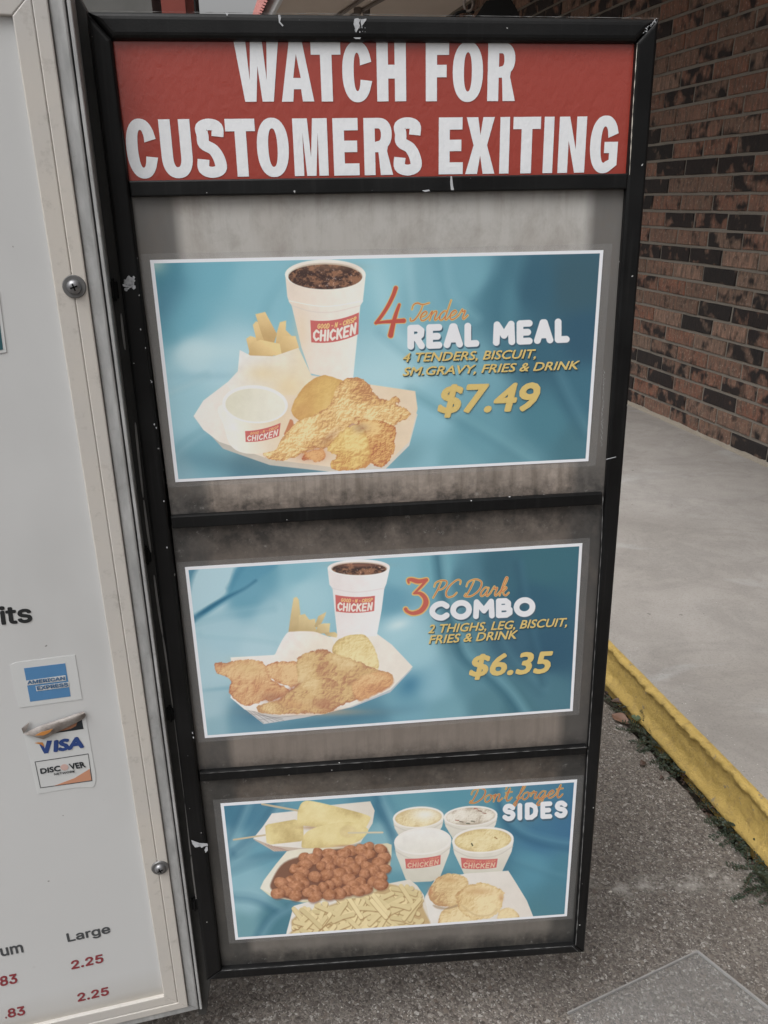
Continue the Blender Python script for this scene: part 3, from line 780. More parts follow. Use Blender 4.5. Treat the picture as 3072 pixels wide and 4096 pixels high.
def crust(lo, mid, hi, scale, seed, bump=1.0, edge=26, soft=False):
    lo, mid, hi = C(*lo), C(*mid), C(*hi)
    def f(X, Y, d):
        h = vnoise(X, Y*1.1, scale, seed, 5, .62); h2 = vnoise(X, Y, scale*3.2, seed+9, 2)
        rdg = 1-abs(2*vnoise(X+h*scale, Y, scale*.9, seed+5, 3, .6)-1)
        H = h*.5+(0 if soft else rdg*.5)
        gy, gx = np.gradient(H); L = .55+np.clip(bump*(-gx*.8+gy*1.1)*scale*.20, -.3, .3)+(h2-.5)*1.3+(h-.5)*.5+(0 if soft else (rdg-.55)*.30)
        L = L-np.clip((d+15)/15, 0, 1)**1.5*(.12 if soft else .42); L = np.clip(L, 0, 1)[..., None]
        return np.where(L < .5, lo+(mid-lo)*L*2, mid+(hi-mid)*(L*2-1))
    return f
def shade2(a, b, x0, y0, x1, y1, art, nz=.02, seed=2):
    """gradient between two sight points"""
    A = art.tf((x0, y0)); B = art.tf((x1, y1)); a, b = C(*a), C(*b); dx, dy = B[0]-A[0], B[1]-A[1]; L = dx*dx+dy*dy
    def f(X, Y, d):
        t = np.clip(((X-A[0])*dx+(Y-A[1])*dy)/L, 0, 1)[..., None]; return a+(b-a)*t+((vnoise(X, Y, 30, seed, 3)-.5)*nz*2)[..., None]
    return f
def cola(art, seed):
    def f(X, Y, d):
        h = vnoise(X, Y*1.4, 26, seed, 4, .7)[..., None]; g = vnoise(X, Y, 9, seed+1, 3, .7)[..., None]
        c = C(62, 44, 40)+(C(142, 96, 70)-C(62, 44, 40))*np.clip((h-.42)*4.5, 0, 1); return c+np.clip((g-.68)*3, 0, 1)*C(150, 150, 150)
    return f
RED_L = (200, 92, 88)
def finish(a, name, k, border):
    # white border printed round the picture, then to linear reflectance
    bw, bh = border; m = (a.U < bw) | (a.U > 1-bw) | (a.V < bh) | (a.V > 1-bh)
    a.img[m] = C(214, 216, 222)
    a.img += ((np.random.RandomState(4).rand(*a.img.shape[:2])-.5)*.018)[..., None]
    c = np.clip(a.img, 0, 1); c = (c*.86+c.mean(-1, keepdims=True)*.14)*.93+.055; lin_ = np.where(c <= .04045, c/12.92, ((c+.055)/1.055)**2.4)*k; lin_ = np.clip(lin_, 0, .86)  # blacks lifted and colour muted: a hazy reflection wash painted into the print
    im = bpy.data.images.new(name, a.img.shape[1], a.img.shape[0], float_buffer=False)
    e = np.where(lin_ <= .0031308, lin_*12.92, 1.055*lin_**(1/2.4)-.055)
    px = np.ones((*e.shape[:2], 4), np.float32); px[..., :3] = e; im.pixels.foreach_set(px.ravel()); im.update(); im.pack()
    n = NT(name); t = n.t.nodes.new('ShaderNodeTexImage'); t.image = im; t.extension = 'EXTEND'
    n.bump(n.noise(60, n.coord(), 3), .03, .001)
    return n.fin(t.outputs[0], .22, .45)

# script alphabet: strokes, x-height 1
SCR = {
 'T': ([[(0, 1.3), (.05, 1.8), (.4, 1.98), (.9, 1.78), (1.5, 1.95)], [(.95, 1.8), (.85, .9), (.55, .15), (.2, .0), (.1, .3)]], 1.0),
 'e': ([[(0, .35), (.35, .5), (.55, .8), (.38, 1), (.14, .8), (.05, .4), (.25, 0), (.6, .12), (.88, .5)]], .85),
 'n': ([[(0, .5), (.18, .98), (.15, 0)], [(.15, .5), (.42, .97), (.62, .88), (.58, .25), (.72, 0), (1, .4)]], .98),
 'd': ([[(.62, .8), (.38, 1), (.07, .6), (.1, .1), (.35, 0), (.6, .45)], [(.72, 2.15), (.64, .9), (.6, .2), (.75, 0), (1, .4)]], .98),
 'r': ([[(0, .4), (.2, 1.08), (.27, .82), (.52, .9), (.46, .25), (.6, 0), (.88, .4)]], .85),
 'a': ([[(.62, .88), (.32, 1), (.04, .5), (.1, .04), (.36, .08), (.62, .6)], [(.64, .95), (.6, .2), (.75, 0), (1, .4)]], .98),
 'k': ([[(0, .3), (.35, 1.3), (.42, 2.0), (.26, 2.05), (.17, 1.2), (.12, 0)], [(.14, .45), (.42, .97), (.6, .82), (.4, .52), (.16, .5)], [(.34, .5), (.5, .12), (.75, 0), (.95, .3)]], .95),
 'o': ([[(.42, 1), (.1, .8), (.05, .25), (.32, 0), (.6, .3), (.6, .8), (.42, 1), (.7, .82), (.95, .9)]], .88),
 't': ([[(0, .4), (.28, 1.7), (.2, .5), (.33, 0), (.58, .08), (.75, .4)], [(-.05, 1.12), (.6, 1.2)]], .70),
 'f': ([[(0, .3), (.4, 1.2), (.58, 1.9), (.42, 2.05), (.26, 1.2), (.12, -.6), (-.05, -.85), (-.1, -.45), (.25, .1), (.6, .4)]], .58),
 'g': ([[(.62, .88), (.32, 1), (.04, .5), (.1, .04), (.36, .08), (.62, .6)], [(.64, .95), (.58, -.3), (.35, -.9), (.08, -.75), (.35, -.2), (1.0, .4)]], .98),
 'P': ([[(0, 1.3), (.05, 1.75), (.5, 2.0), (1.05, 1.9), (1.15, 1.45), (.85, 1.0), (.45, .9)], [(.55, 1.85), (.42, .9), (.2, 0)]], 1.25),
 'C': ([[(1.25, 1.5), (1.2, 1.9), (.8, 1.98), (.25, 1.3), (.1, .5), (.4, .02), (.9, .12), (1.15, .5)]], 1.35),
 'D': ([[(.0, 1.2), (.1, 1.75), (.75, 2.0), (1.4, 1.6), (1.35, .7), (.75, .05), (.1, .05), (.15, .35)], [(.6, 1.8), (.45, .9), (.25, .1)]], 1.6),
 "'": ([[(.2, 2.0), (.12, 1.6)]], .28), ' ': ([], .6)}
def script(a, s, x0, y0, x1, y1, xh, slant=.28, r=3.2, outline=2.6, core=(190, 84, 62), out=(214, 176, 92)):
    """baseline from (x0,y0) to (x1,y1) in the current frame; xh x-height in frame units"""
    tot = sum(SCR[c][1] for c in s); L = math.hypot(x1-x0, y1-y0); ux, uy = (x1-x0)/L, (y1-y0)/L; k = L/tot
    S_ = []; x = 0
    for c in s:
        for st in SCR[c][0]:
            S_.append([(x0+ux*((x+p[0])*k+p[1]*xh*slant)-(-uy)*0, y0+uy*((x+p[0])*k)-p[1]*xh) for p in st])
        x += SCR[c][1]
    for st in S_: a.stroke(st, r+outline, C(*out), soft=1.8)
    for st in S_: a.stroke(st, [r*.35, r, r*.6], C(*core), soft=1.6)
CH = {
 'R': ([[(0, 0), (0, 1), (.38, 1), (.56, .85), (.54, .62), (.38, .48), (0, .48)], [(.34, .42), (.58, 0)]], .58),
 'E': ([[(.5, 1), (0, 1), (0, 0), (.5, 0)], [(0, .5), (.42, .5)]], .5), 'A': ([[(0, 0), (.3, 1), (.38, 1), (.68, 0)], [(.16, .3), (.52, .3)]], .68),
 'L': ([[(0, 1), (0, 0), (.44, 0)]], .44), 'M': ([[(0, 0), (.04, 1), (.42, .38), (.80, 1), (.84, 0)]], .84),
 'C': ([[(.74, .82), (.5, 1), (.2, .92), (.0, .65), (.0, .35), (.2, .08), (.5, 0), (.74, .16)]], .72),
 'O': ([[(.42*1+.42*cos(t), .5+.5*sin(t)) for t in np.linspace(0, 2*pi, 17)]], .84),
 'B': ([[(0, 0), (0, 1), (.36, 1), (.5, .85), (.5, .66), (.36, .52), (0, .52)], [(0, 0), (.4, 0), (.58, .14), (.58, .36), (.42, .52)]], .58),
 'S': ([[(.56, .84), (.36, 1), (.12, .96), (.02, .74), (.16, .56), (.44, .48), (.58, .28), (.46, .04), (.2, 0), (0, .14)]], .56), 'I': ([[(0, 0), (0, 1)]], 0.02),
 'D': ([[(0, 0), (0, 1), (.3, 1), (.55, .8), (.6, .5), (.55, .2), (.3, 0), (0, 0)]], .6), ' ': ([], .22)}
def chunky(a, s, x0, y0, x1, y1, h, r, gap=.34, slant=0.0):
    adv = [CH[c][1]+gap for c in s]; tot = sum(adv)-gap; ux, uy = (x1-x0), (y1-y0)
    for dx, dy, col in ((4, 7, C(52, 82, 100)), (0, 0, C(216, 217, 222))):
        x = 0
        for c, ad in zip(s, adv):
            for st in CH[c][0]:
                sm = c in 'COS'
                P = [(x0+ux*(x+p[0])/tot+p[1]*h*slant, y0+uy*(x+p[0])/tot-p[1]*h) for p in st]
                a.stroke(P, r, col, soft=1.8, smooth=sm, dx=dx, dy=dy)
            x += ad
def logo_label(a, tl, tr, br, bl, sag):
    m1 = ((tl[0]+tr[0])/2, (tl[1]+tr[1])/2+sag); m2 = ((bl[0]+br[0])/2, (bl[1]+br[1])/2+sag)
    q = lambda p, m, r: [(1-t)**2*np.array(p)+2*t*(1-t)*(2*np.array(m)-(np.array(p)+np.array(r))/2)+t*t*np.array(r) for t in np.linspace(0, 1, 9)]
    a.poly(q(tl, m1, tr)+q(br, m2, bl), C(*RED_L), 2.0, False)

def cup_logo(a, tl, tr, br, bl, sag, col1=(232, 200, 120), col2=(226, 216, 206)):
    """red cup band with its two lines of lettering, as strokes"""
    logo_label(a, tl, tr, br, bl, sag)
    L = {'G': [[(.8, .85), (.4, 1), (.05, .7), (.05, .3), (.4, 0), (.85, .15), (.85, .5), (.5, .5)]], 'O': [[(.45, 1), (.05, .7), (.05, .3), (.45, 0), (.85, .3), (.85, .7), (.45, 1)]], 'D': [[(.05, 0), (.05, 1), (.5, 1), (.85, .7), (.85, .3), (.5, 0), (.05, 0)]],
         'N': [[(.05, 0), (.05, 1), (.8, 0), (.8, 1)]], 'C': [[(.85, .82), (.45, 1), (.05, .7), (.05, .3), (.45, 0), (.85, .18)]], 'R': [[(.05, 0), (.05, 1), (.6, 1), (.8, .75), (.6, .5), (.05, .5)], [(.4, .5), (.85, 0)]],
         'I': [[(.4, 0), (.4, 1)]], 'S': [[(.8, .85), (.4, 1), (.1, .8), (.2, .57), (.7, .45), (.85, .2), (.45, 0), (.05, .15)]], 'P': [[(.05, 0), (.05, 1), (.6, 1), (.82, .75), (.6, .48), (.05, .48)]],
         'H': [[(.05, 0), (.05, 1)], [(.8, 0), (.8, 1)], [(.05, .5), (.8, .5)]], 'K': [[(.05, 0), (.05, 1)], [(.8, 1), (.1, .45)], [(.3, .6), (.85, 0)]], 'E': [[(.8, 1), (.05, 1), (.05, 0), (.8, 0)], [(.05, .5), (.7, .5)]], '-': [[(.2, .45), (.7, .45)]], ' ': []}
    tl, tr, br, bl = map(np.array, (tl, tr, br, bl))
    def pt(u, v): # v 0 bottom..1 top
        p = (bl*(1-u)+br*u)*(1-v)+(tl*(1-u)+tr*u)*v; return (p[0], p[1]+sag*4*u*(1-u))
    H = math.hypot(*(tl-bl))*a.k
    def line(s, u0, u1, v0, v1, r, col):
        wd_ = [(.42 if c == 'I' else .55 if c in ' -' else 1.0) for c in s]; n = sum(wd_); x = 0
        for c, wc in zip(s, wd_):
            for st in L[c]:
                a.stroke([pt(u0+(u1-u0)*(x+(p[0]-(.32 if c == 'I' else .2 if c == '-' else 0))*.80)/n+(p[1]*.02), v0+(v1-v0)*p[1]) for p in st], r, C(*col), 1.4, False)
            x += wc
    line('GOOD - N - CRISP', .14, .95, .66, .86, H*.019, col1)
    line('CHICKEN', .05, .97, .12, .56, H*.050, col2)

# ---- poster 1
CR1 = dict(lo=(186, 122, 78), mid=(218, 172, 104), hi=(238, 208, 150))
def fries(a, strips, base=(222, 192, 122)):
    for i, st in enumerate(strips):
        a.poly(st, shade2((base[0]-26, base[1]-34, base[2]-22), (base[0]+10, base[1]+8, base[2]+14), st[0][0], st[0][1], st[2][0], st[2][1], a), 2.5, False)
def poster1():
    q = S([(702, 1928), (2353, 1844), (2413, 1000), (600, 1040)], REC)
    a = Art(q, 1280, 640)
    a.frame(500, 950, 1.276)
    t = lambda *c: C(*c)
    a.field([(180, 150, t(60, 130, 150)), (400, 150, t(98, 165, 185)), (700, 250, t(118, 178, 195)), (300, 420, t(98, 165, 185)), (200, 500, t(92, 158, 178)), (350, 600, t(170, 205, 214)), (560, 640, t(160, 200, 212)), (250, 750, t(142, 190, 204)),
             (300, 900, t(140, 188, 202)), (400, 1100, t(104, 160, 178)), (280, 1200, t(120, 165, 180)), (700, 1200, t(80, 130, 150)), (1280, 200, t(125, 182, 197)), (1350, 700, t(150, 196, 208)), (1560, 300, t(108, 165, 182)),
             (1550, 900, t(125, 180, 196)), (1500, 1150, t(120, 175, 190)), (1750, 200, t(100, 158, 176)), (1900, 300, t(64, 118, 138)), (1800, 700, t(100, 155, 172)), (1800, 1000, t(88, 145, 162)), (1700, 1150, t(100, 155, 170)),
             (2080, 250, t(44, 88, 110)), (2300, 250, t(48, 84, 100)), (2350, 500, t(40, 80, 104)), (2100, 600, t(46, 92, 114)), (2330, 800, t(50, 100, 122)), (2150, 950, t(62, 118, 136)), (2300, 1050, t(58, 108, 124)), (2000, 1150, t(84, 138, 154))], 4.2)
    a.glow(200, 330, 90, 190, t(62, 120, 145), .75, .5); a.glow(150, 135, 60, 50, t(190, 205, 190), .55)
    a.glow(1330, 350, 60, 330, t(160, 205, 215), .5, -.25); a.glow(1460, 250, 28, 240, t(160, 205, 215), .3, -.1); a.glow(1550, 500, 40, 300, t(88, 148, 168), .3, .4)
    a.fold([(1450, 780), (1650, 900), (1900, 1050), (2060, 1160)], 16, t(70, 125, 142), t(112, 168, 182), .45)
    a.fold([(1950, 130), (1900, 400), (1950, 650)], 30, t(46, 96, 118), t(76, 132, 150), .5)
    a.fold([(1300, 480), (1480, 620), (1700, 700)], 16, t(92, 150, 170), t(140, 190, 202), .4)
    a.fold([(900, 130), (760, 300), (700, 450)], 20, t(92, 152, 172), t(140, 192, 206), .35); a.fold([(160, 820), (300, 760), (420, 700)], 12, t(118, 170, 186), t(176, 208, 215), .5); a.fold([(230, 1120), (330, 1040), (400, 1000)], 14, t(96, 150, 168), t(150, 194, 206), .5)
    a.fold([(1600, 120), (1640, 300), (1760, 420)], 18, t(84, 144, 164), t(130, 184, 198), .4); a.fold([(2180, 700), (2250, 850), (2330, 1000)], 18, t(44, 90, 112), t(84, 138, 156), .5)
    a.glow(420, 580, 260, 45, t(182, 212, 218), .5, .0); a.glow(430, 705, 240, 22, t(120, 170, 190), .35)
    a.glow(1300, 700, 260, 80, t(170, 208, 216), .5)
    # tray
    a.glow(700, 1180, 420, 60, t(60, 105, 125), .6, .15); a.glow(1430, 1120, 120, 70, t(70, 120, 138), .4, -.7)
    a.poly([(350, 912), (500, 1075), (740, 1160), (1050, 1195), (1320, 1190), (1450, 1060), (1492, 900), (1400, 820), (500, 850)], shade2((176, 172, 164), (208, 200, 188), 350, 950, 1450, 1150, a), 2.5, False)
    a.poly([(350, 910), (400, 830), (520, 738), (740, 700), (960, 700), (1250, 745), (1480, 780), (1492, 870), (1450, 1040), (1340, 1150), (1050, 1170), (740, 1130), (480, 1040), (400, 980)], shade2((226, 219, 212), (222, 200, 170), 380, 880, 1300, 1050, a), 2.5, False)
    a.glow(950, 1100, 330, 80, t(216, 180, 130), .25)
    # bag and fries
    F = [[(640, 605), (618, 515), (640, 500), (700, 520), (760, 610)], [(690, 600), (652, 445), (668, 425), (700, 440), (770, 600)], [(700, 500), (665, 390), (715, 378), (775, 490), (740, 600)],
         [(760, 600), (775, 480), (790, 430), (822, 422), (820, 470), (850, 500), (885, 560), (840, 600)], [(780, 600), (800, 500), (870, 500), (888, 560), (860, 590)], [(630, 600), (640, 540), (690, 520), (790, 540), (800, 600)]]
    fries(a, F)
    a.poly([(585, 572), (640, 600), (760, 603), (885, 560), (960, 720), (900, 800), (560, 800), (515, 745), (575, 680)], shade2((222, 220, 216), (226, 212, 184), 600, 600, 800, 760, a, .03), 2.5, False)
    a.glow(700, 690, 90, 45, t(222, 196, 140), .5); a.glow(840, 760, 70, 60, t(226, 196, 140), .45)
    # drink cup
    a.poly([(818, 190), (828, 300), (838, 330), (850, 345), (900, 560), (945, 690), (1160, 740), (1200, 345), (1213, 325), (1228, 190)], shade2((222, 206, 190), (232, 222, 212), 860, 400, 1150, 400, a), 2.5, False)
    a.glow(900, 480, 40, 120, t(226, 196, 150), .35); a.stroke([(850, 345), (950, 375), (1060, 378), (1200, 345)], 2.0, t(206, 196, 186), 3, alpha=.6)
    a.stroke([(838, 322), (1020, 350), (1212, 322)], 2, t(240, 232, 226), 3, alpha=.7)
    a.ell(1022, 188, 206, 76, t(230, 224, 214), 2.5); a.ell(1022, 196, 191, 67, t(206, 196, 176), 2.5); a.ell(1022, 200, 188, 63, cola(a, 5), 3)
    a.glow(1040, 150, 130, 18, t(150, 110, 82), .5)
    cup_logo(a, (945, 420), (1193, 380), (1190, 490), (950, 532), 18)
    # biscuit and chicken
    a.poly([(850, 890), (868, 820), (930, 740), (1005, 700), (1070, 712), (1130, 745), (1130, 850), (1000, 930), (900, 932)], crust((196, 140, 76), (218, 176, 98), (230, 200, 130), 46, 11, .5, 40, True), 3, True, jag=2)
    a.glow(900, 880, 70, 50, t(206, 150, 90), .4); a.poly([(800, 960), (850, 925), (860, 975), (820, 1010)], t(196, 120, 80), 5, True, jag=4)
    a.glow(1180, 960, 90, 50, t(176, 110, 80), .6); a.glow(950, 1100, 80, 40, t(190, 110, 70), .55)
    a.poly([(1150, 920), (1210, 800), (1260, 785), (1300, 815), (1345, 825), (1385, 798), (1398, 830), (1385, 850), (1452, 890), (1440, 925), (1375, 950), (1360, 1000), (1290, 990), (1200, 965)], crust(seed=21, scale=26, bump=1.5, **CR1), 3, True, jag=9)
    a.poly([(1185, 950), (1250, 925), (1370, 960), (1375, 1030), (1365, 1110), (1310, 1170), (1230, 1120)], crust(seed=31, scale=23, bump=1.5, lo=(182, 104, 66), mid=(212, 156, 88), hi=(230, 192, 124)), 3, True, jag=8)
    a.poly([(708, 1112), (735, 1075), (800, 1020), (870, 940), (960, 905), (1040, 850), (1075, 770), (1130, 715), (1200, 715), (1250, 750), (1258, 830), (1225, 880), (1170, 930), (1120, 1000), (1060, 1060), (950, 1085), (860, 1120), (790, 1138)], crust(seed=41, scale=27, bump=1.5, **CR1), 3, True, jag=8)
    a.poly([(905, 1130), (930, 1090), (1000, 1075), (1020, 1110), (1000, 1140), (950, 1135)], crust(seed=47, scale=14, lo=(184, 100, 66), mid=(208, 140, 84), hi=(224, 170, 110)), 3, True, jag=8)
    a.poly([(1030, 1085), (1080, 1010), (1155, 955), (1215, 970), (1240, 1020), (1250, 1090), (1245, 1160), (1180, 1185), (1120, 1190), (1062, 1178), (1050, 1150), (1080, 1110)], crust(seed=51, scale=32, bump=1.3, lo=(200, 136, 76), mid=(220, 180, 100), hi=(234, 204, 130)), 3, True, jag=7)
    a.glow(1200, 970, 40, 25, t(150, 110, 95), .5); a.glow(1040, 1020, 60, 18, t(150, 90, 65), .45, -.7)
    # gravy cup
    a.poly([(494, 850), (505, 960), (540, 1060), (620, 1100), (740, 1090), (785, 1050), (828, 860)], shade2((232, 226, 216), (222, 200, 168), 560, 1000, 800, 960, a), 2.5, True)
    a.ell(663, 848, 167, 97, t(229, 226, 220), 2.5, .05); a.ell(664, 852, 152, 84, shade2((214, 210, 188), (224, 221, 206), 560, 820, 760, 880, a), 3, .05)
    cup_logo(a, (612, 985), (793, 942), (785, 1010), (615, 1040), 9)
    # script and capitals
    a.frame(1400, 950, 1.508)
    for r, col in (((9, 11, 12), C(214, 172, 92)), ((6, 8, 9), C(186, 72, 60))):
        a.stroke([(275, 303), (258, 350), (225, 415), (185, 475), (155, 512)], (r[1], r[0]), col)
        a.stroke([(152, 513), (200, 506), (260, 502), (322, 498)], (r[0]*.7, r[2]), col)
        a.stroke([(296, 402), (275, 460), (258, 520), (243, 585)], (r[0]*.9, r[2]*1.15), col)
    script(a, 'Tender', 352, 500, 700, 486, 54, r=1.9, outline=2.5)
    chunky(a, 'REAL MEAL', 364, 650, 1303, 612, 107, 13.6, .44)
    return a, q
def yellow_text(plane, par, items):
    for s, p0, p1, p2, bold, sh in items:
        lettering(s, plane, p0, p1, p2, M_shadow, par, REC+.0010, bold, 'lettering_shadow', (sh[0], sh[1]))
        lettering(s, plane, p0, p1, p2, M_ytext, par, REC+.0014, bold)
M_ytext = plain('yellow_print', (.70, .53, .20), .3, .4, .03, 40)
M_shadow = plain('dark_teal_print', (.055, .105, .13), .3, .4, .03, 40)
def poster(name, a, q, k, bd, label, lam=.006):
    m = finish(a, name+'_print', k, bd)
    cx = sum(p[0] for p in q)/4; cy = sum(p[1] for p in q)/4
    big = [(cx+(p[0]-cx)*(1+lam*2/abs(p[0]-cx)*.5) + math.copysign(lam*.5, p[0]-cx), p[1]+math.copysign(lam, p[1]-cy)) for p in q]
    ob = link('poster', prism(name, q, REC+.0003, REC+.0007, 0), None, side, label=label)
    me = ob.data; me.materials.append(m); l = me.uv_layers.new(name='UVMap')
    A, B, Cc, D = [np.array(p) for p in q]
    for lp in me.loops:
        v = me.vertices[lp.vertex_index].co; p = np.array([v.x, v.y]); best = min(range(4), key=lambda i: np.hypot(*(p-np.array(q[i]))))
        l.data[lp.index].uv = [(0, 0), (1, 0), (1, 1), (0, 1)][best]
    link('laminate', prism('laminate', big, REC+.00005, REC+.0002, 0), M_lam, ob)
    return ob
def lam_mat():
    n = NT('clear_laminate'); m = n.fin((.5, .5, .5), .18, .5); t = n.t.nodes.new('ShaderNodeBsdfTransparent'); x = n.t.nodes.new('ShaderNodeMixShader'); x.inputs[0].default_value = .07
    n.t.links.new(t.outputs[0], x.inputs[1]); n.t.links.new(n.b.outputs[0], x.inputs[2]); n.t.links.new(x.outputs[0], n.out.inputs[0]); return m
M_lam = lam_mat()
Bz = lambda x, y: (1400+x/1.508, 950+y/1.508)
a1, q1 = poster1()
K1, K2, K3 = 1.2, 1.18, 1.18
po1 = poster('chicken_tender_poster', a1, q1, K1, (.0075, .014), 'blue poster of chicken tenders, fries and a drink at $7.49')
sh = (.0007, -.0009)
yellow_text(SP, po1, [('4 TENDERS, BISCUIT,', Bz(312, 752), Bz(1120, 728), Bz(328, 697), .020, sh),
    ('SM.GRAVY, FRIES & DRINK', Bz(314, 836), Bz(1372, 795), Bz(332, 783), .020, sh),
    ('$7.49', Bz(522, 1062), Bz(1120, 1046), Bz(560, 888), .030, (0, 0))])

def poster2():
    q = S([(820, 2951), (2290, 2843), (2329, 2172), (740, 2268)], REC); a = Art(q, 1150, 560); t = lambda *c: C(*c)
    a.frame(650, 2100, 1.58)
    a.field([(200, 300, t(70, 135, 158)), (330, 300, t(160, 196, 206)), (300, 450, t(168, 202, 212)), (620, 300, t(84, 148, 172)), (520, 450, t(88, 150, 174)), (850, 300, t(116, 174, 192)), (900, 420, t(150, 195, 208)), (700, 600, t(150, 192, 205)), (400, 700, t(150, 190, 204)),
             (300, 900, t(156, 192, 204)), (300, 1150, t(150, 186, 198)), (600, 760, t(160, 196, 208)), (320, 1280, t(128, 170, 184)), (500, 1240, t(96, 144, 164)), (900, 1280, t(88, 140, 160)), (1300, 1240, t(76, 130, 152)), (1550, 1150, t(100, 156, 176)),
             (1500, 300, t(112, 170, 188)), (1450, 480, t(88, 148, 172)), (1500, 650, t(150, 195, 208)), (1600, 800, t(140, 188, 202)), (1700, 1000, t(120, 172, 190)), (1750, 300, t(96, 158, 176)), (1900, 350, t(64, 116, 136)), (1900, 700, t(70, 120, 138)),
             (1950, 950, t(76, 130, 148)), (2050, 1150, t(70, 122, 138)), (1800, 1200, t(100, 154, 170)), (2150, 300, t(44, 92, 112)), (2400, 250, t(44, 96, 112)), (2350, 500, t(36, 84, 108)), (2200, 700, t(44, 88, 112)), (2450, 800, t(34, 78, 104)), (2400, 1050, t(60, 110, 128)), (2250, 1150, t(58, 108, 124))], 4.4)
    a.poly([(158, 262), (330, 250), (205, 430), (178, 430)], t(72, 132, 158), 14); a.poly([(250, 250), (480, 250), (400, 440), (195, 570), (172, 420)], t(162, 198, 210), 22)
    a.poly([(480, 250), (720, 245), (600, 350), (420, 470), (200, 612), (196, 570), (400, 440)], t(74, 142, 170), 20); a.stroke([(196, 598), (300, 520), (410, 455), (520, 400), (590, 350)], [10, 8, 5, 4], t(28, 92, 126), soft=12, alpha=.9)
    a.glow(560, 420, 130, 60, t(96, 158, 182), .5, -.5); a.stroke([(420, 400), (480, 300), (520, 248)], 10, t(60, 128, 158), soft=18, alpha=.6)
    a.fold([(195, 610), (420, 560), (700, 520)], 13, t(90, 150, 172), t(158, 198, 210), .4); a.fold([(240, 690), (600, 720), (720, 740)], 10, t(130, 178, 194), t(166, 202, 212), .5)
    a.glow(400, 1030, 200, 14, t(112, 162, 180), .6, -.1); a.glow(1490, 630, 70, 30, t(196, 218, 222), .8, -.3)
    a.glow(560, 1200, 120, 70, t(60, 110, 138), .7, .5); a.glow(1100, 1230, 420, 40, t(58, 110, 136), .7, -.15); a.glow(1560, 1010, 90, 70, t(50, 116, 150), .8, -.7)
    a.fold([(1740, 200), (1770, 420), (1830, 620), (1900, 830), (2050, 950), (2180, 1080), (2280, 1230)], 16, t(40, 92, 114), t(104, 160, 176), .85)
    a.fold([(2060, 600), (2180, 850), (2380, 1050)], 15, t(46, 92, 114), t(72, 124, 142), .5); a.fold([(2240, 250), (2300, 600), (2400, 1000)], 12, t(34, 78, 102), t(54, 104, 128), .5)
    # tray
    a.poly([(430, 1090), (640, 1256), (900, 1215), (1200, 1150), (1440, 1055), (1582, 905), (1200, 1000), (600, 1050)], shade2((196, 192, 190), (176, 184, 190), 450, 1100, 1500, 1000, a), 2.5, False)
    for i in range(5): a.stroke([(520+i*28, 1150+i*12), (640+i*32, 1250-i*4)], 1.2, t(110, 110, 114), 1.5, False, .5)
    a.stroke([(545, 1190), (760, 1222)], 1, t(120, 110, 108), 1.5, False, .5); a.stroke([(600, 1230), (900, 1196)], 1, t(120, 110, 108), 1.5, False, .5)
    a.poly([(430, 835), (700, 820), (1080, 700), (1330, 668), (1450, 755), (1582, 895), (1440, 1040), (1180, 1150), (1000, 1198), (740, 1202), (520, 1165), (430, 1088), (455, 960)], shade2((226, 222, 218), (224, 216, 204), 500, 880, 1500, 880, a), 2.5, False)
    a.glow(960, 1180, 300, 22, t(196, 150, 110), .6)
    F = [[(795, 685), (812, 560), (828, 460), (848, 452), (862, 470), (872, 560), (870, 690)], [(860, 690), (862, 570), (900, 560), (930, 600), (960, 690)], [(900, 690), (915, 600), (965, 590), (975, 690)], [(960, 640), (985, 575), (1035, 548), (1030, 570), (990, 650)],
         [(960, 690), (985, 630), (1020, 620), (1060, 620), (1055, 680)], [(1020, 680), (1090, 675), (1110, 690), (1100, 710), (1040, 700)]]
    fries(a, F, (210, 190, 128))
    a.poly([(715, 810), (780, 690), (830, 672), (950, 672), (1010, 690), (1072, 720), (1085, 800), (1000, 880), (700, 880)], shade2((230, 222, 218), (226, 216, 200), 760, 720, 900, 840, a, .03), 3, True)
    a.poly([(1043, 270), (1055, 375), (1075, 400), (1090, 560), (1108, 720), (1355, 700), (1385, 540), (1402, 400), (1415, 370), (1437, 270)], shade2((222, 214, 212), (232, 226, 226), 1080, 500, 1380, 500, a), 2.5, False)
    a.stroke([(1070, 398), (1220, 424), (1404, 398)], 2, t(208, 200, 200), 3, alpha=.6)
    a.ell(1240, 268, 197, 52, t(230, 224, 222), 2.5, -.02); a.ell(1243, 274, 178, 42, t(200, 184, 166), 2.5); a.ell(1243, 277, 172, 38, cola(a, 8), 3); a.glow(1240, 252, 130, 12, t(176, 112, 86), .6)
    cup_logo(a, (1092, 440), (1343, 446), (1338, 542), (1097, 545), 11)
    a.poly([(1075, 780), (1100, 735), (1170, 698), (1255, 690), (1300, 715), (1345, 790), (1368, 880), (1340, 930), (1200, 880), (1090, 820)], crust((190, 154, 96), (216, 190, 124), (230, 212, 156), 40, 61, .8, 40), 3, True, jag=2)
    k2 = dict(lo=(176, 118, 84), mid=(208, 170, 112), hi=(222, 194, 140)); k3 = dict(lo=(178, 108, 76), mid=(206, 150, 102), hi=(222, 184, 130))
    a.poly([(326, 880), (360, 866), (400, 872), (470, 852), (600, 855), (660, 895), (690, 975), (800, 1040), (760, 1085), (690, 1112), (640, 1105), (580, 1135), (520, 1142), (455, 1100), (420, 1040), (425, 975), (350, 935)], crust(seed=71, scale=30, bump=.9, **k3), 3, True, jag=7)
    a.glow(540, 900, 100, 40, t(214, 180, 120), .5, .3); a.glow(700, 1090, 70, 30, t(150, 92, 72), .6)
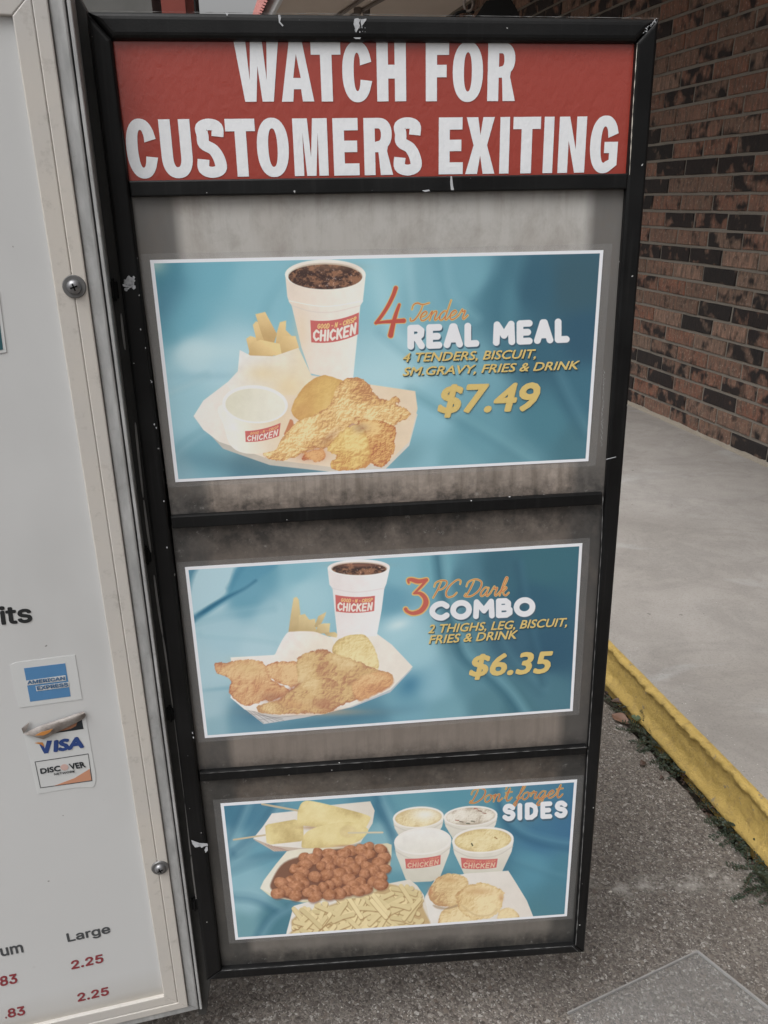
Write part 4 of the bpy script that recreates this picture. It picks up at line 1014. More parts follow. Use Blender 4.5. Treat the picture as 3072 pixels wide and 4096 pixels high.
    a.poly([(650, 895), (700, 868), (760, 860), (850, 865), (880, 930), (905, 985), (830, 1025), (760, 1005), (680, 960)], crust(seed=73, scale=20, bump=1.1, **k3), 3, True, jag=6)
    a.poly([(848, 855), (880, 820), (950, 795), (1025, 785), (1080, 810), (1180, 840), (1290, 885), (1380, 920), (1450, 945), (1455, 990), (1390, 1040), (1290, 1090), (1150, 1130), (1060, 1180), (960, 1188), (900, 1150), (860, 1000)], crust(seed=75, scale=34, bump=.7, **k2), 3, True, jag=6)
    a.poly([(1200, 1010), (1320, 930), (1440, 945), (1455, 1000), (1370, 1060), (1240, 1110)], crust(seed=76, scale=20, bump=1.0, lo=(188, 124, 84), mid=(212, 156, 104), hi=(224, 186, 130)), 10, True, jag=5)
    a.poly([(600, 1150), (680, 1120), (760, 1080), (850, 1010), (960, 965), (1080, 980), (1130, 1040), (1120, 1120), (1050, 1180), (900, 1190), (760, 1195), (640, 1190)], crust(seed=77, scale=32, bump=.8, **k2), 3, True, jag=7)
    a.glow(1010, 1130, 60, 35, t(170, 106, 80), .6); a.glow(830, 1130, 90, 30, t(206, 150, 100), .5, .2); a.glow(820, 1030, 60, 14, t(160, 100, 76), .5, -.6)
    a.poly([(598, 1155), (660, 1125), (740, 1120), (770, 1160), (740, 1195), (640, 1190)], crust(seed=79, scale=16, bump=1.1, lo=(186, 136, 92), mid=(210, 172, 116), hi=(224, 196, 144)), 4, True, jag=6)
    a.frame(1580, 2280, 2.212)
    for d, col in ((5, C(214, 172, 92)), (0, C(190, 84, 70))):
        a.stroke([(122, 112), (118, 88), (145, 84), (210, 100), (278, 86)], [(4+d)/1.0, 6+d, 9+d, 7+d], col); a.stroke([(278, 88), (235, 140), (170, 205)], [6+d, 4+d], col)
        a.stroke([(165, 208), (220, 205), (265, 245), (272, 300), (230, 360), (160, 382), (110, 365), (95, 345)], [3+d, 8+d, 11+d, 9+d, 6+d, 7+d], col)
    script(a, 'PC Dark', 320, 245, 1000, 222, 76, .28, r=1.8, outline=2.4)
    chunky(a, 'COMBO', 334, 425, 1216, 385, 124, 11.5, .36)
    return a, q
a2, q2 = poster2()
po2 = poster('chicken_combo_poster', a2, q2, K2, (.0075, .016), 'blue poster of dark fried chicken, fries and a drink at $6.35')
Dz = lambda x, y: (1580+x/2.212, 2280+y/2.212)
yellow_text(SP, po2, [('2 THIGHS, LEG, BISCUIT,', Dz(290, 560), Dz(1520, 497), Dz(312, 484), .020, sh), ('FRIES & DRINK', Dz(296, 655), Dz(1072, 608), Dz(318, 578), .020, sh),
    ('$6.35', Dz(648, 945), Dz(1360, 912), Dz(694, 748), .030, (0, 0))])

def poster3():
    q = S([(942, 3758), (2267, 3663), (2308, 3117), (882, 3213)], REC); a = Art(q, 1060, 500); t = lambda *c: C(*c)
    a.frame(800, 3000, 1.8433)
    a.field([(200, 450, t(52, 112, 140)), (350, 450, t(60, 118, 146)), (230, 700, t(110, 160, 178)), (300, 950, t(120, 172, 188)), (350, 1100, t(128, 176, 190)), (300, 1300, t(96, 148, 160)), (500, 700, t(90, 150, 172)), (900, 350, t(84, 146, 168)), (1300, 400, t(64, 124, 148)),
             (1350, 650, t(118, 168, 182)), (1500, 800, t(110, 162, 176)), (1480, 1000, t(80, 140, 158)), (560, 1250, t(60, 116, 134)), (1500, 330, t(84, 146, 164)), (1900, 330, t(74, 138, 158)), (2200, 400, t(72, 134, 154)), (2400, 450, t(58, 112, 140)), (2500, 650, t(48, 104, 140)), (2700, 560, t(46, 100, 138)),
             (2450, 850, t(70, 134, 158)), (2700, 900, t(58, 118, 140)), (2650, 1100, t(60, 116, 136)), (2550, 1250, t(62, 118, 134)), (2600, 1350, t(52, 102, 116)), (2100, 1000, t(80, 144, 162))], 4.0)
    for p in ([(330, 400), (280, 520), (200, 700)], [(560, 400), (400, 620), (210, 800)], [(620, 380), (540, 450), (430, 640), (250, 760)], [(200, 900), (400, 820), (560, 760)], [(240, 1080), (400, 1100), (560, 1180)], [(700, 1150), (520, 1250), (430, 1370)], [(1310, 420), (1400, 600), (1440, 720)], [(1300, 330), (1380, 520), (1430, 620)]):
        a.fold(p, 13, t(38, 92, 122), t(130, 180, 194), .55)
    a.frame(1500, 3000, 1.746)
    a.fold([(850, 300), (900, 480), (1000, 580), (1180, 640), (1380, 670)], 14, t(32, 84, 118), t(78, 138, 164), .8); a.fold([(960, 780), (1200, 860), (1360, 900)], 10, t(56, 112, 136), t(80, 140, 162), .4)
    a.glow(900, 760, 60, 140, t(40, 96, 124), .6, .4)
    # four tubs
    def tub(cx, cy, rx, ry, bx, by0, by1, fill, logo=None, rot=-.06):
        a.glow(cx+rx*.5, by1-30, rx*.6, 60, t(44, 94, 116), .5)
        a.poly([(cx-rx, cy+8), (cx-rx*.93, cy+ry*1.0), (cx-bx, by1-12), (cx-bx*.5, by1+6), (cx+bx*.5, by1), (cx+bx, by1-22), (cx+rx*.93, cy+ry*.85), (cx+rx, cy)], shade2((222, 216, 206), (196, 192, 176), cx, cy, cx, by1, a), 2.5, False)
        a.stroke([(cx-rx*.97, cy+ry*.7), (cx-rx*.4, cy+ry*1.28), (cx+rx*.4, cy+ry*1.2), (cx+rx*.97, cy+ry*.45)], 2, t(180, 172, 160), 4, alpha=.5)
        a.ell(cx, cy, rx, ry, t(224, 220, 214), 2.5, rot); a.ell(cx, cy+2, rx*.92, ry*.86, fill, 4, rot)
    tub(302, 470, 178, 76, 120, 0, 640, crust((204, 178, 126), (222, 204, 154), (230, 218, 180), 14, 81, 1.0))
    a.glow(350, 450, 90, 40, t(226, 224, 216), .9)
    tub(666, 462, 188, 72, 120, 0, 640, crust((176, 160, 140), (214, 206, 190), (226, 220, 208), 12, 83, 1.0))
    for x, y, c in ((700, 408, (160, 70, 60)), (730, 425, (120, 80, 60)), (570, 490, (150, 90, 70)), (645, 512, (70, 80, 60)), (680, 498, (90, 90, 70)), (600, 500, (90, 76, 60)), (760, 440, (140, 90, 70))): a.stroke([(x-10, y), (x+14, y+4)], 1.6, t(*c), 2, False)
    tub(332, 638, 200, 96, 118, 0, 918, shade2((226, 224, 220), (218, 214, 204), 332, 560, 332, 700, a, .03))
    tub(752, 630, 216, 92, 130, 0, 880, crust((200, 172, 116), (220, 200, 142), (230, 214, 168), 15, 87, 1.0))
    a.stroke([(673, 655), (680, 668)], 2.4, t(60, 60, 40), 2); a.stroke([(835, 610), (850, 620)], 2, t(150, 110, 60), 2)
    cup_logo(a, (208, 762), (457, 736), (455, 800), (216, 830), 8, (214, 150, 110), (214, 180, 150)); cup_logo(a, (598, 752), (856, 758), (846, 820), (606, 826), 9, (214, 150, 110), (214, 180, 150))
    # biscuit tray
    a.poly([(350, 1020), (420, 900), (640, 862), (930, 842), (980, 920), (1060, 1050), (1120, 1200), (1120, 1300), (300, 1300)], shade2((218, 214, 208), (214, 206, 196), 400, 950, 1000, 1150, a), 2.5, False)
    bk = crust((186, 140, 92), (214, 184, 128), (228, 206, 156), 34, 91, .9, 40)
    a.poly([(440, 1200), (480, 1110), (600, 1080), (700, 1150), (720, 1300), (420, 1300)], bk, 4, True, jag=3)
    a.poly([(860, 1140), (930, 1100), (990, 1130), (1010, 1200), (960, 1300), (840, 1300)], bk, 4, True, jag=3)
    a.poly([(372, 1000), (400, 930), (480, 868), (570, 868), (640, 900), (650, 1000), (600, 1070), (500, 1095), (420, 1080), (385, 1040)], bk, 3, True, jag=4)
    a.poly([(405, 1080), (500, 1098), (590, 1070), (580, 1090), (500, 1112), (430, 1105)], t(150, 118, 84), 5, alpha=.6)
    a.poly([(565, 1030), (600, 970), (700, 935), (800, 935), (880, 975), (900, 1010), (880, 1090), (840, 1150), (760, 1180), (680, 1178), (600, 1120)], crust((190, 144, 92), (216, 186, 128), (230, 208, 158), 36, 95, .9, 40), 3, True, jag=8)
    a.glow(720, 985, 90, 26, t(196, 146, 92), .6); a.glow(520, 905, 70, 20, t(196, 146, 92), .55); a.glow(880, 1030, 16, 26, t(190, 130, 84), .6); a.glow(385, 985, 18, 26, t(196, 120, 80), .6); a.stroke([(600, 1080), (700, 1150), (800, 1150), (850, 1110)], 3, t(200, 170, 118), 7, alpha=.7)
    # left trays
    a.frame(800, 3000, 1.8433)
    def tray(outer, side_, c1=(222, 218, 212)):
        a.poly(side_, t(190, 170, 152), 2.5, False); a.poly(outer, shade2(c1, (212, 204, 190), outer[0][0], outer[0][1], outer[len(outer)//2][0], outer[len(outer)//2][1], a), 2.5, False)
    a.glow(800, 760, 400, 30, t(50, 104, 128), .6, -.05)
    tray([(392, 650), (465, 560), (530, 465), (720, 445), (900, 410), (1050, 395), (1255, 376), (1287, 445), (1272, 540), (1185, 680), (1060, 715), (740, 722), (540, 705)], [(392, 655), (545, 746), (800, 738), (1110, 715), (1190, 680), (700, 690)])
    for i in range(6): a.stroke([(480+i*22, 690+i*6), (560+i*20, 744)], 1, t(150, 96, 88), 1.5, False, .5)
    dog = lambda s: crust((192, 166, 104), (220, 200, 134), (230, 214, 156), 22, s, .45, 30, True)
    a.stroke([(458, 396), (740, 448)], 4, t(186, 170, 138), 2, False); a.stroke([(248, 659), (480, 625)], 3.4, t(196, 176, 140), 2, False)
    a.poly([(480, 560), (500, 545), (700, 510), (760, 530), (765, 660), (740, 672), (520, 695), (490, 680)], dog(101), 3, False)
    a.glow(820, 570, 80, 14, t(168, 120, 76), .6)
    a.poly([(728, 430), (760, 380), (840, 376), (1100, 440), (1245, 485), (1250, 520), (1200, 590), (1100, 590), (800, 560), (725, 545), (718, 480)], dog(103), 3, True)
    a.poly([(748, 700), (770, 620), (850, 570), (1000, 535), (1120, 530), (1200, 560), (1240, 590), (1200, 650), (1100, 700), (900, 722), (770, 722)], dog(105), 3, True)
    a.ell(1090, 600, 62, 45, crust((206, 182, 122), (216, 194, 134), (226, 208, 152), 16, 107, .5, 14, True), 8); a.stroke([(1095, 610), (1345, 608)], 3.4, t(204, 190, 158), 2, False)
    a.glow(1080, 708, 110, 10, t(170, 120, 90), .6)
    tray([(640, 1335), (690, 1150), (1000, 1060), (1545, 955), (1600, 1000), (1650, 1070), (1680, 1200), (1720, 1420), (620, 1420)], [(640, 1335), (690, 1200), (700, 1400)])
    rr = random.Random(5)
    a.poly([(680, 1330), (700, 1230), (1000, 1130), (1340, 990), (1560, 1050), (1640, 1150), (1640, 1420), (660, 1420)], t(190, 160, 110), 8)
    for i in range(260):
        u = rr.random(); v = rr.random()**.8; x = 700+u*900; y = 1390-(1390-(1230-(x-700)*.24))*(v) 
        an = rr.choice([rr.uniform(-.6, .1), rr.uniform(.2, 1.0), rr.uniform(-1.3, -.6)]); L = rr.uniform(110, 210)
        p0 = (x-cos(an)*L/2, y-sin(an)*L/2); p1 = (x+cos(an)*L/2, y+sin(an)*L/2)
        if not (690 < p0[0] < 1650 and 690 < p1[0] < 1640): continue
        g = rr.uniform(-16, 8); a.stroke([p0, ((p0[0]+p1[0])/2+g*.4, (p0[1]+p1[1])/2+g*.6), p1], 9.5, t(160, 124, 76), 4, True, .7, 1.5, 3.5); a.stroke([p0, ((p0[0]+p1[0])/2+g*.4, (p0[1]+p1[1])/2+g*.6), p1], 8.2, t(222+g, 202+g, 148+g), 3, False)
    a.poly([(445, 1020), (520, 1080), (760, 1125), (1000, 1105), (1180, 1090), (1300, 1045), (1400, 860), (1410, 760), (1200, 900), (600, 900)], shade2((212, 206, 176), (196, 182, 140), 500, 1050, 1350, 950, a), 2.5, False)
    a.poly([(443, 1018), (470, 960), (560, 840), (640, 745), (740, 728), (1100, 715), (1380, 688), (1412, 700), (1410, 790), (1370, 900), (1280, 1010), (1120, 1075), (900, 1108), (740, 1112), (560, 1080)], shade2((222, 218, 202), (210, 200, 166), 480, 980, 1380, 760, a), 2.5, False)
    a.poly([(530, 1030), (530, 960), (620, 830), (800, 770), (1000, 730), (1200, 720), (1380, 740), (1380, 860), (1290, 990), (1100, 1070), (850, 1100), (640, 1095)], t(122, 80, 60), 8)
    pts = []
    for i in range(1500):
        x = rr.uniform(545, 1370); y = rr.uniform(715, 1090)
        lo_ = 1085-max(0, x-1000)**1.25*.062; hi_ = 1010-(x-545)*1.05 if x < 780 else 765-(x-780)*.12
        if x < 640: lo_ = min(lo_, 1040+(x-545)*.5)
        if not (hi_ < y < lo_): continue
        if any((x-p[0])**2+(y-p[1])**2 < 52**2 for p in pts): continue
        pts.append((x, y))
    pts.sort(key=lambda p: p[1])
    for i, (x, y) in enumerate(pts):
        rx, ry = rr.uniform(38, 62), rr.uniform(36, 46); an = rr.uniform(-.6, .6)
        a.ell(x+3, y+8, rx, ry, t(112, 62, 44), 10, an, .6)
        X0, Y0 = a.tf((x-8, y-10))
        def ball(X, Y, d, X0=X0, Y0=Y0, s=i, R=rx*a.k):
            r2 = np.clip(((X-X0)**2+(Y-Y0)**2)/(R*R*1.6), 0, 1)[..., None]; nz = (vnoise(X, Y, 9, 200+s, 3)-.5)[..., None]
            return C(190, 126, 86)*(1-r2)+C(126, 72, 48)*r2+nz*.22
        P_ = [(x+rx*q*cos(t_)*cos(an)-ry*q*sin(t_)*sin(an), y+rx*q*cos(t_)*sin(an)+ry*q*sin(t_)*cos(an)) for t_ in np.linspace(0, 2*pi, 9)[:-1] for q in (rr.uniform(.86, 1.1),)]
        a.poly(P_, ball, 2.6, True)
    a.frame(1500, 3000, 1.746)
    script(a, "Don't forget", 655, 372, 1300, 328, 52, .28, r=1.6, outline=2.0, core=(184, 74, 56), out=(190, 160, 84))
    chunky(a, 'SIDES', 905, 482, 1325, 455, 88, 9.6, .50)
    return a, q
a3, q3 = poster3()
po3 = poster('side_dishes_poster', a3, q3, K3, (.0085, .018), 'blue poster of side dishes in trays and tubs')

# ------------------------------------------------------------------ paint chips and scratches on the black frame
M_chip = plain('bare_chipped_metal', (.42, .43, .45), .5, .5, .3, 300)
M_chip2 = plain('grey_scuff', (.16, .16, .16), .6, .4, .4, 300)
def blob(px, py, w, h, seed, n=11):
    r = random.Random(seed); return [(px+w*cos(2*pi*k/n)*r.uniform(.45, 1), py+h*sin(2*pi*k/n)*r.uniform(.45, 1)) for k in range(n)][::-1]
def chip(pts, off, m=M_chip, par=side):
    P = S(pts, off); ar = sum(P[i][0]*P[(i+1) % len(P)][1]-P[(i+1) % len(P)][0]*P[i][1] for i in range(len(P)))
    if ar < 0: P = P[::-1]
    return [(x, y, off) for x, y in P]
def chips():
    V = []; Fc = []
    def add(pts, off):
        P = chip(pts, off); k = len(V); V.extend(P); Fc.append(tuple(range(k, k+len(P))))
    r = random.Random(12)
    add([(1418, 75), (1432, 72), (1441, 80), (1436, 92), (1440, 104), (1430, 120), (1424, 132), (1420, 112), (1414, 96)], .0008)
    add([(1442, 78), (1466, 74), (1464, 82), (1452, 98), (1446, 106), (1443, 92)], .0008); add([(1414, 150), (1444, 150), (1440, 156), (1420, 155)], .0008)
    for k in range(26): add(blob(1435+r.uniform(-16, 26), 100+r.uniform(-24, 30), r.uniform(1.5, 4), r.uniform(1.5, 5), k, 6), .0009)
    add([(1112, 60), (1120, 58), (1124, 72), (1120, 86), (1134, 102), (1130, 106), (1116, 90)], .0008)
    add([(900, 50), (916, 52), (912, 58), (908, 64)], .0008)
    for k in range(34): add(blob(512+r.uniform(-20, 28), 1128+r.uniform(-28, 34), r.uniform(3, 11), r.uniform(3, 12), 50+k, 7), .0008)
    add(blob(518, 1130, 28, 30, 7), .0007)
    for k in range(16): add(blob(2575+k*3.2+r.uniform(-4, 4), 132-k*3.6+r.uniform(-5, 5), r.uniform(2, 5), r.uniform(2, 5), 90+k, 6), .0010)
    add([(1802, 705), (1808, 705), (1812, 740), (1816, 760), (1804, 760), (1801, 735)], -.0008)
    add([(1688, 762), (1716, 758), (1720, 764), (1700, 768)], -.0008)
    add([(798, 3372), (830, 3374), (832, 3382), (815, 3386), (806, 3392), (800, 3384), (790, 3378)], .0008); add([(765, 3360), (798, 3372), (800, 3386), (780, 3390), (770, 3376)], .0008)
    add([(824, 3388), (830, 3386), (832, 3402), (822, 3410), (818, 3400)], .0009); add([(825, 3386), (829, 3404), (822, 3412)], .0010)
    for x, y in ((562, 1318), (582, 1391), (617, 1698), (607, 1528), (625, 1712), (655, 2005), (668, 2190), (770, 2932), (774, 2950), (824, 3395)): add(blob(x, y, 3.5, 5, int(x), 6), .0008)
    add([(2424, 1836), (2464, 1826), (2464, 1829), (2424, 1839)], .0009)
    for k in range(70): add(blob(2416+r.uniform(-3, 5)-(k/70)*12, 1480+k*4.4, r.uniform(1, 2.4), r.uniform(1, 3), 300+k, 5), .0008)
    for k in range(40): add(blob(1570+r.uniform(0, 640), 3852-(k*0)+r.uniform(-3, 16), r.uniform(1, 5), r.uniform(.8, 2.2), 400+k, 5), .0006) if False else None
    return mesh('paint_chip', V, Fc)
link('paint_chip', chips(), M_chip, side, kind='stuff')
def edge_line(pts, w, off, m, name='edge_wear'):
    V = []; Fc = []; P = [np.array(p, float) for p in pts]
    Q = []
    for i in range(len(P)-1):
        n = max(2, int(np.hypot(*(P[i+1]-P[i]))/9))
        for k in range(n): Q.append(P[i]+(P[i+1]-P[i])*k/n)
    Q.append(P[-1])
    for i, p in enumerate(Q):
        d = Q[min(i+1, len(Q)-1)]-Q[max(0, i-1)]; d /= np.hypot(*d); nn = np.array([-d[1], d[0]]); ww = w*(.15+1.1*max(0, mnoise.noise(Vector((i*.33, w*7, pts[0][0])))+.35))
        for sg in (-1, 1):
            a = SP.P(*(p+nn*sg*ww), off); V.append((a[0], a[1], off))
    for i in range(len(Q)-1): Fc.append((2*i, 2*i+1, 2*i+3, 2*i+2))
    me = mesh(name, V, Fc); bm = bmesh.new(); bm.from_mesh(me); bmesh.ops.recalc_face_normals(bm, faces=bm.faces); bm.to_mesh(me); bm.free()
    return link(name, me, m, side)
M_edge = plain('worn_edge_metal', (.16, .16, .16), .45, .5, .4, 200); M_edge2 = plain('bright_edge', (.6, .55, .48), .5, .5, .2, 200)
edge_line([(2549, 172), (2532, 430), (2518, 700)], 1.8, .0006, M_edge2)
edge_line([(886, 3883), (1500, 3838), (2288, 3784), (2312, 3806)], 1.8, .0008, M_edge)
edge_line([(2352, 3000), (2335, 3300), (2303, 3780)], 2.0, .0008, M_edge)
edge_line([(2412, 1985), (2405, 2200), (2355, 2985)], 1.6, .0008, M_edge)
edge_line([(798, 3095), (1500, 3046), (2348, 2989)], 1.5, -.0014, M_edge)
edge_line([(345, 43), (900, 50), (1500, 58), (2636, 73)], 1.2, .0006, M_edge)
# joints of the mitred frame
M_joint = plain('dark_joint', (.004, .004, .004), .9, .1)
edge_line([(352, 66), (444, 156)], 2.0, .0003, M_joint, 'mitre_joint'); edge_line([(2630, 80), (2552, 168)], 1.4, .0003, M_joint, 'mitre_joint'); edge_line([(828, 3922), (885, 3886)], 1.6, .0003, M_joint, 'mitre_joint')

# ------------------------------------------------------------------ hinge strip between the boards
def hinge():
    h = empty('hinge_strip', SP.matrix(), 'dark hinge strip with pale slivers of painted gap light and bolts between the two sign boards', 'hinge')
    q = S([(825, 4060), (842, 3925), (345, 42), (255, -120), (200, -120), (795, 4060)][::1], -.016)
    ar = sum(q[i][0]*q[(i+1) % 6][1]-q[(i+1) % 6][0]*q[i][1] for i in range(6))
    if ar < 0: q = q[::-1]
    link('hinge_leaf', prism('hinge_leaf', q, -.03, -.016, .001), plain('dark_grey_rubber', (.045, .044, .042), .6, .4, .45, 40), h)
    pts = [(484, 1254), (498, 1400)]; segs = [[(484, 1254), (492, 1330), (501, 1400)], [(541, 1690), (552, 1800), (573, 1990)], [(575, 2000), (590, 2120), (604, 2210)], [(616, 2300), (632, 2420), (651, 2544)], [(651, 2545), (675, 2700), (694, 2842)], [(696, 2850), (722, 3050), (740, 3200)], [(741, 3210), (752, 3300), (763, 3420)], [(764, 3425), (776, 3520), (788, 3612)]]
    M_g = plain('pale_gap_light', (.30, .29, .28), .6, .3, .3, 60)
    for sg in segs:  # pale strips painted in for light showing through the hinge gap
        c = catmull(sg, 6); V = []
        for i, p in enumerate(c):
            w = 4.6*(sin(pi*i/(len(c)-1))**.5*.7+.3)
            for k in (-1, 1): a = SP.P(p[0]+k*w, p[1], -.013); V.append((a[0], a[1], -.013))
        m = mesh('gap_light', V, [(2*i, 2*i+1, 2*i+3, 2*i+2) for i in range(len(c)-1)])
        link('gap_light', m, M_g, h)
    for x, y in ((452, 1160), (585, 2225), (680, 2860), (778, 3622)):
        a = SP.P(x, y, -.010); o = link('bolt', box('bolt', a[0]-.004, a[0]+.004, a[1]-.011, a[1]+.011, -.018, -.008, .003), M_darkbox, h)
hinge()

# ------------------------------------------------------------------ main board
MA = 0.25122; MK = .83
md = np.array([cos(MA), sin(MA), 0]); mn = np.array([-sin(MA), cos(MA), 0])
MP = Plane(mn*MK, md, [0, 0, 1])
Mm = lambda x, y, off=0: MP.P(x, y, off)
U_IN, V_BOT = Mm(480, 2842)[0], Mm(648, 3980)[1]
U_CR, U_ST, U_OUT = Mm(543, 2842)[0], Mm(589, 2842)[0], Mm(637, 2842)[0]
V_TOP = Mm(51, 65)[1]; FWd = U_OUT-U_IN; UL = U_IN-1.15
base = MP.matrix()
main = empty('main_menu_board', base, 'large white backlit menu board with cream metal frame at the left edge', 'sign board')
def cream():
    n = NT('cream_painted_aluminium'); v = n.coord(); a = n.noise(5, v, 5, .6); b = n.noise(1, n.coord(scale=(90, 90, 7)), 5, .6); s = n.noise(60, v, 5, .72)
    col = n.mix(n.ramp(a, [(.4, 0), (.7, .7)]), (.56, .525, .48), (.48, .47, .46)); col = n.mix(n.ramp(s, [(.56, 0), (.70, .5)]), col, (.34, .32, .29)); col = n.mix(n.ramp(b, [(.55, 0), (.8, .3)]), col, (.48, .46, .43))
    n.bump(n.noise(300, v, 2), .08, .0005); return n.fin(col, .5, .4)
def alu():
    n = NT('weathered_aluminium'); v = n.coord(); a = n.noise(1, n.coord(scale=(70, 18, 70)), 5, .65); s = n.noise(45, v, 5, .7)
    col = n.mix(n.ramp(a, [(.35, 0), (.7, 1)]), (.34, .345, .345), (.52, .525, .525)); col = n.mix(n.ramp(s, [(.58, 0), (.7, .55)]), col, (.26, .26, .255))
    return n.fin(col, .45, .5, .15)
M_cream = cream(); M_alu = alu()
Z1 = .004
def mq(name, pts, z0, z1, m, bev=.0012, par=main, label=None): return link(name, prism(name, pts, z0, z1, bev, 2), m, par, label=label)
def stile(u0, u1, dz, m, nm, bev=.0012):
    c0 = (u0-U_IN); c1 = (u1-U_IN)
    return mq(nm, [(u0, V_BOT-c0), (u1-.0003, V_BOT-c1), (u1-.0003, V_TOP+c1), (u0, V_TOP+c0)], -.02, dz, m, bev)
def rail(c0, c1, dz, m, nm, bot, bev=.0012):
    if bot: P = [(UL, V_BOT-c1+.0003), (U_IN+c1, V_BOT-c1+.0003), (U_IN+c0, V_BOT-c0), (UL, V_BOT-c0)]
    else: P = [(UL, V_TOP+c0), (U_IN+c0, V_TOP+c0), (U_IN+c1, V_TOP+c1-.0003), (UL, V_TOP+c1-.0003)]
    return mq(nm, P, -.02, dz, m, bev)
cc = [0, U_CR-U_IN, U_ST-U_IN, U_OUT-U_IN]
stile(U_IN, U_CR, .0035, M_cream, 'frame_stile'); stile(U_CR, U_ST, .0042, M_cream, 'frame_stile'); stile(U_ST, U_OUT, .0012, M_alu, 'trim_strip', .002)
for bt in (True, False):
    rail(cc[0], cc[1], .0034, M_cream, 'frame_rail', bt); rail(cc[1], cc[2], .0041, M_cream, 'frame_rail', bt); rail(cc[2], cc[3], .0011, M_alu, 'trim_strip', bt, .002)
# thin outer lip and box body
link('outer_lip', box('outer_lip', U_OUT+.0012, U_OUT+.0045, V_BOT-cc[3]-.002, V_TOP+cc[3], -.06, .000, .0006), M_alu, main)
link('cabinet', box('cabinet', UL, U_OUT-.001, V_BOT-cc[3]+.001, V_TOP+cc[3], -.16, -.021), M_alu, main)
for px in (U_IN-.45, ): link('post', box('post', px-.05, px+.05, 0.0, V_BOT-cc[3]+.002, -.14, -.04, .004), M_darkbox, main)
def acryl():
    n = NT('milky_acrylic'); v = n.coord(); a = n.noise(2.2, v, 4, .5); uv = n.coord('UV'); sp_ = n.new('ShaderNodeSeparateXYZ'); n.t.links.new(uv, sp_.inputs[0])
    col = n.mix(a, (.535, .54, .54), (.635, .64, .642)); col = n.mix(n.ramp(n.noise(1, n.coord(scale=(3, 1.2, 3), loc=(5, 2, 0)), 4, .6, .5), [(.5, 0), (.7, .4)]), col, (.46, .46, .455)); col = n.mix(n.ramp(n.noise(26, v, 6, .8), [(.66, 0), (.74, .25)]), col, (.34, .33, .31))
    e = n.ramp(n.math('ADD', sp_.outputs[1], n.math('MULTIPLY', n.noise(12, v), .01)), [(0, .65), (.02, .18), (.05, 0)])
    col = n.mix(e, col, (.33, .27, .19)); s = n.noise(130, n.coord(loc=(3, 3, 3), scale=(1, 1, 1)), 1); col = n.mix(n.ramp(s, [(.80, 0), (.82, .7)]), col, (.12, .11, .10))
    return n.fin(col, .16, .5)
pan = link('acrylic_panel', mesh('acrylic_panel', [(UL, V_BOT, -.0015), (U_IN, V_BOT, -.0015), (U_IN, V_TOP, -.0015), (UL, V_TOP, -.0015)], [(0, 1, 2, 3)], uv=[(0, 0), (1, 0), (1, 1), (0, 1)]), acryl(), main)
# screws with washers
for x, y in ((297, 1147), (640, 3472)):
    u, v = Mm(x, y, .005); n_ = 24
    bm = bmesh.new(); bmesh.ops.create_cone(bm, cap_ends=True, segments=24, radius1=.0108, radius2=.0100, depth=.0016)
    me = bpy.data.meshes.new('washer'); bm.to_mesh(me); bm.free(); o = link('washer', me, plain('dull_washer', (.17, .17, .17), .45, .5, .3, 200, .5), main); o.location = (u, v, .0050)
    V = []; Fc = []; prof = [(.0, .0048), (.0028, .0047), (.0052, .0036), (.0066, .0016), (.0068, 0)]
    for r, z in prof:
        for k in range(20): V.append((r*cos(2*pi*k/20), r*sin(2*pi*k/20), z))
    for i in range(len(prof)-1):
        for k in range(20): Fc.append((i*20+k, (i+1)*20+k, (i+1)*20+(k+1) % 20, i*20+(k+1) % 20))
    s_ = link('screw', mesh('screw', V, Fc, True), M_steel, main); s_.location = (u, v, .0056)
    for an in (.3, .3+pi/2):
        cr = link('screw_slot', box('screw_slot', -.0034, .0034, -.0007, .0007, -.001, .0003), M_joint, s_); cr.rotation_euler = (0, 0, an); cr.location = (0, 0, .0049)
# lettering on the board (a hair proud of the acrylic)
ML = -.0012
M_bk = plain('black_lettering', (.022, .024, .026), .3, .4); M_rd = plain('faded_red_lettering', (.28, .045, .055), .3, .4, .1)
M_bks = plain('grey_lettering', (.07, .075, .08), .3, .4)
a = lambda x, y: (x/1.8433, 2300+y/1.8433); b_ = lambda x, y: (x/1.8433, 3250+y/1.8433)
def mt(s, p0, p1, p2, m, bold=.02): return lettering(s, MP, p0, p1, p2, m, pan, ML, bold, sans=True)
def mt_h(s, p0, p1, p2, m, bold=.02, ref='H'): return mt(s, p0, p1, p2, m, bold)
# 'its' - cap height reference approximated from the i stem (x-height * 1.38)
mt('its', a(8, 368), a(242, 346), a(-10, 235), M_bk, .022)
mt('Large', b_(500, 955), b_(817, 886), b_(486, 893), M_bks, .018)
mt('um', b_(10, 1062), b_(175, 1030), b_(-8, 985), M_bks, .018)
mt('2.25', b_(527, 1158), b_(764, 1104), b_(520, 1096), M_rd, .022)
mt('83', b_(2, 1283), b_(130, 1256), b_(-6, 1212), M_rd, .022)
mt('2.25', b_(573, 1396), b_(804, 1344), b_(567, 1336), M_rd, .022)
mt('83', b_(60, 1515), b_(187, 1490), b_(52, 1450), M_rd, .022)
mt('.', b_(40, 1520), b_(50, 1518), b_(34, 1462), M_rd, .022)
M_card = plain('sticker_white', (.60, .61, .61), .3, .4, .05, 30)
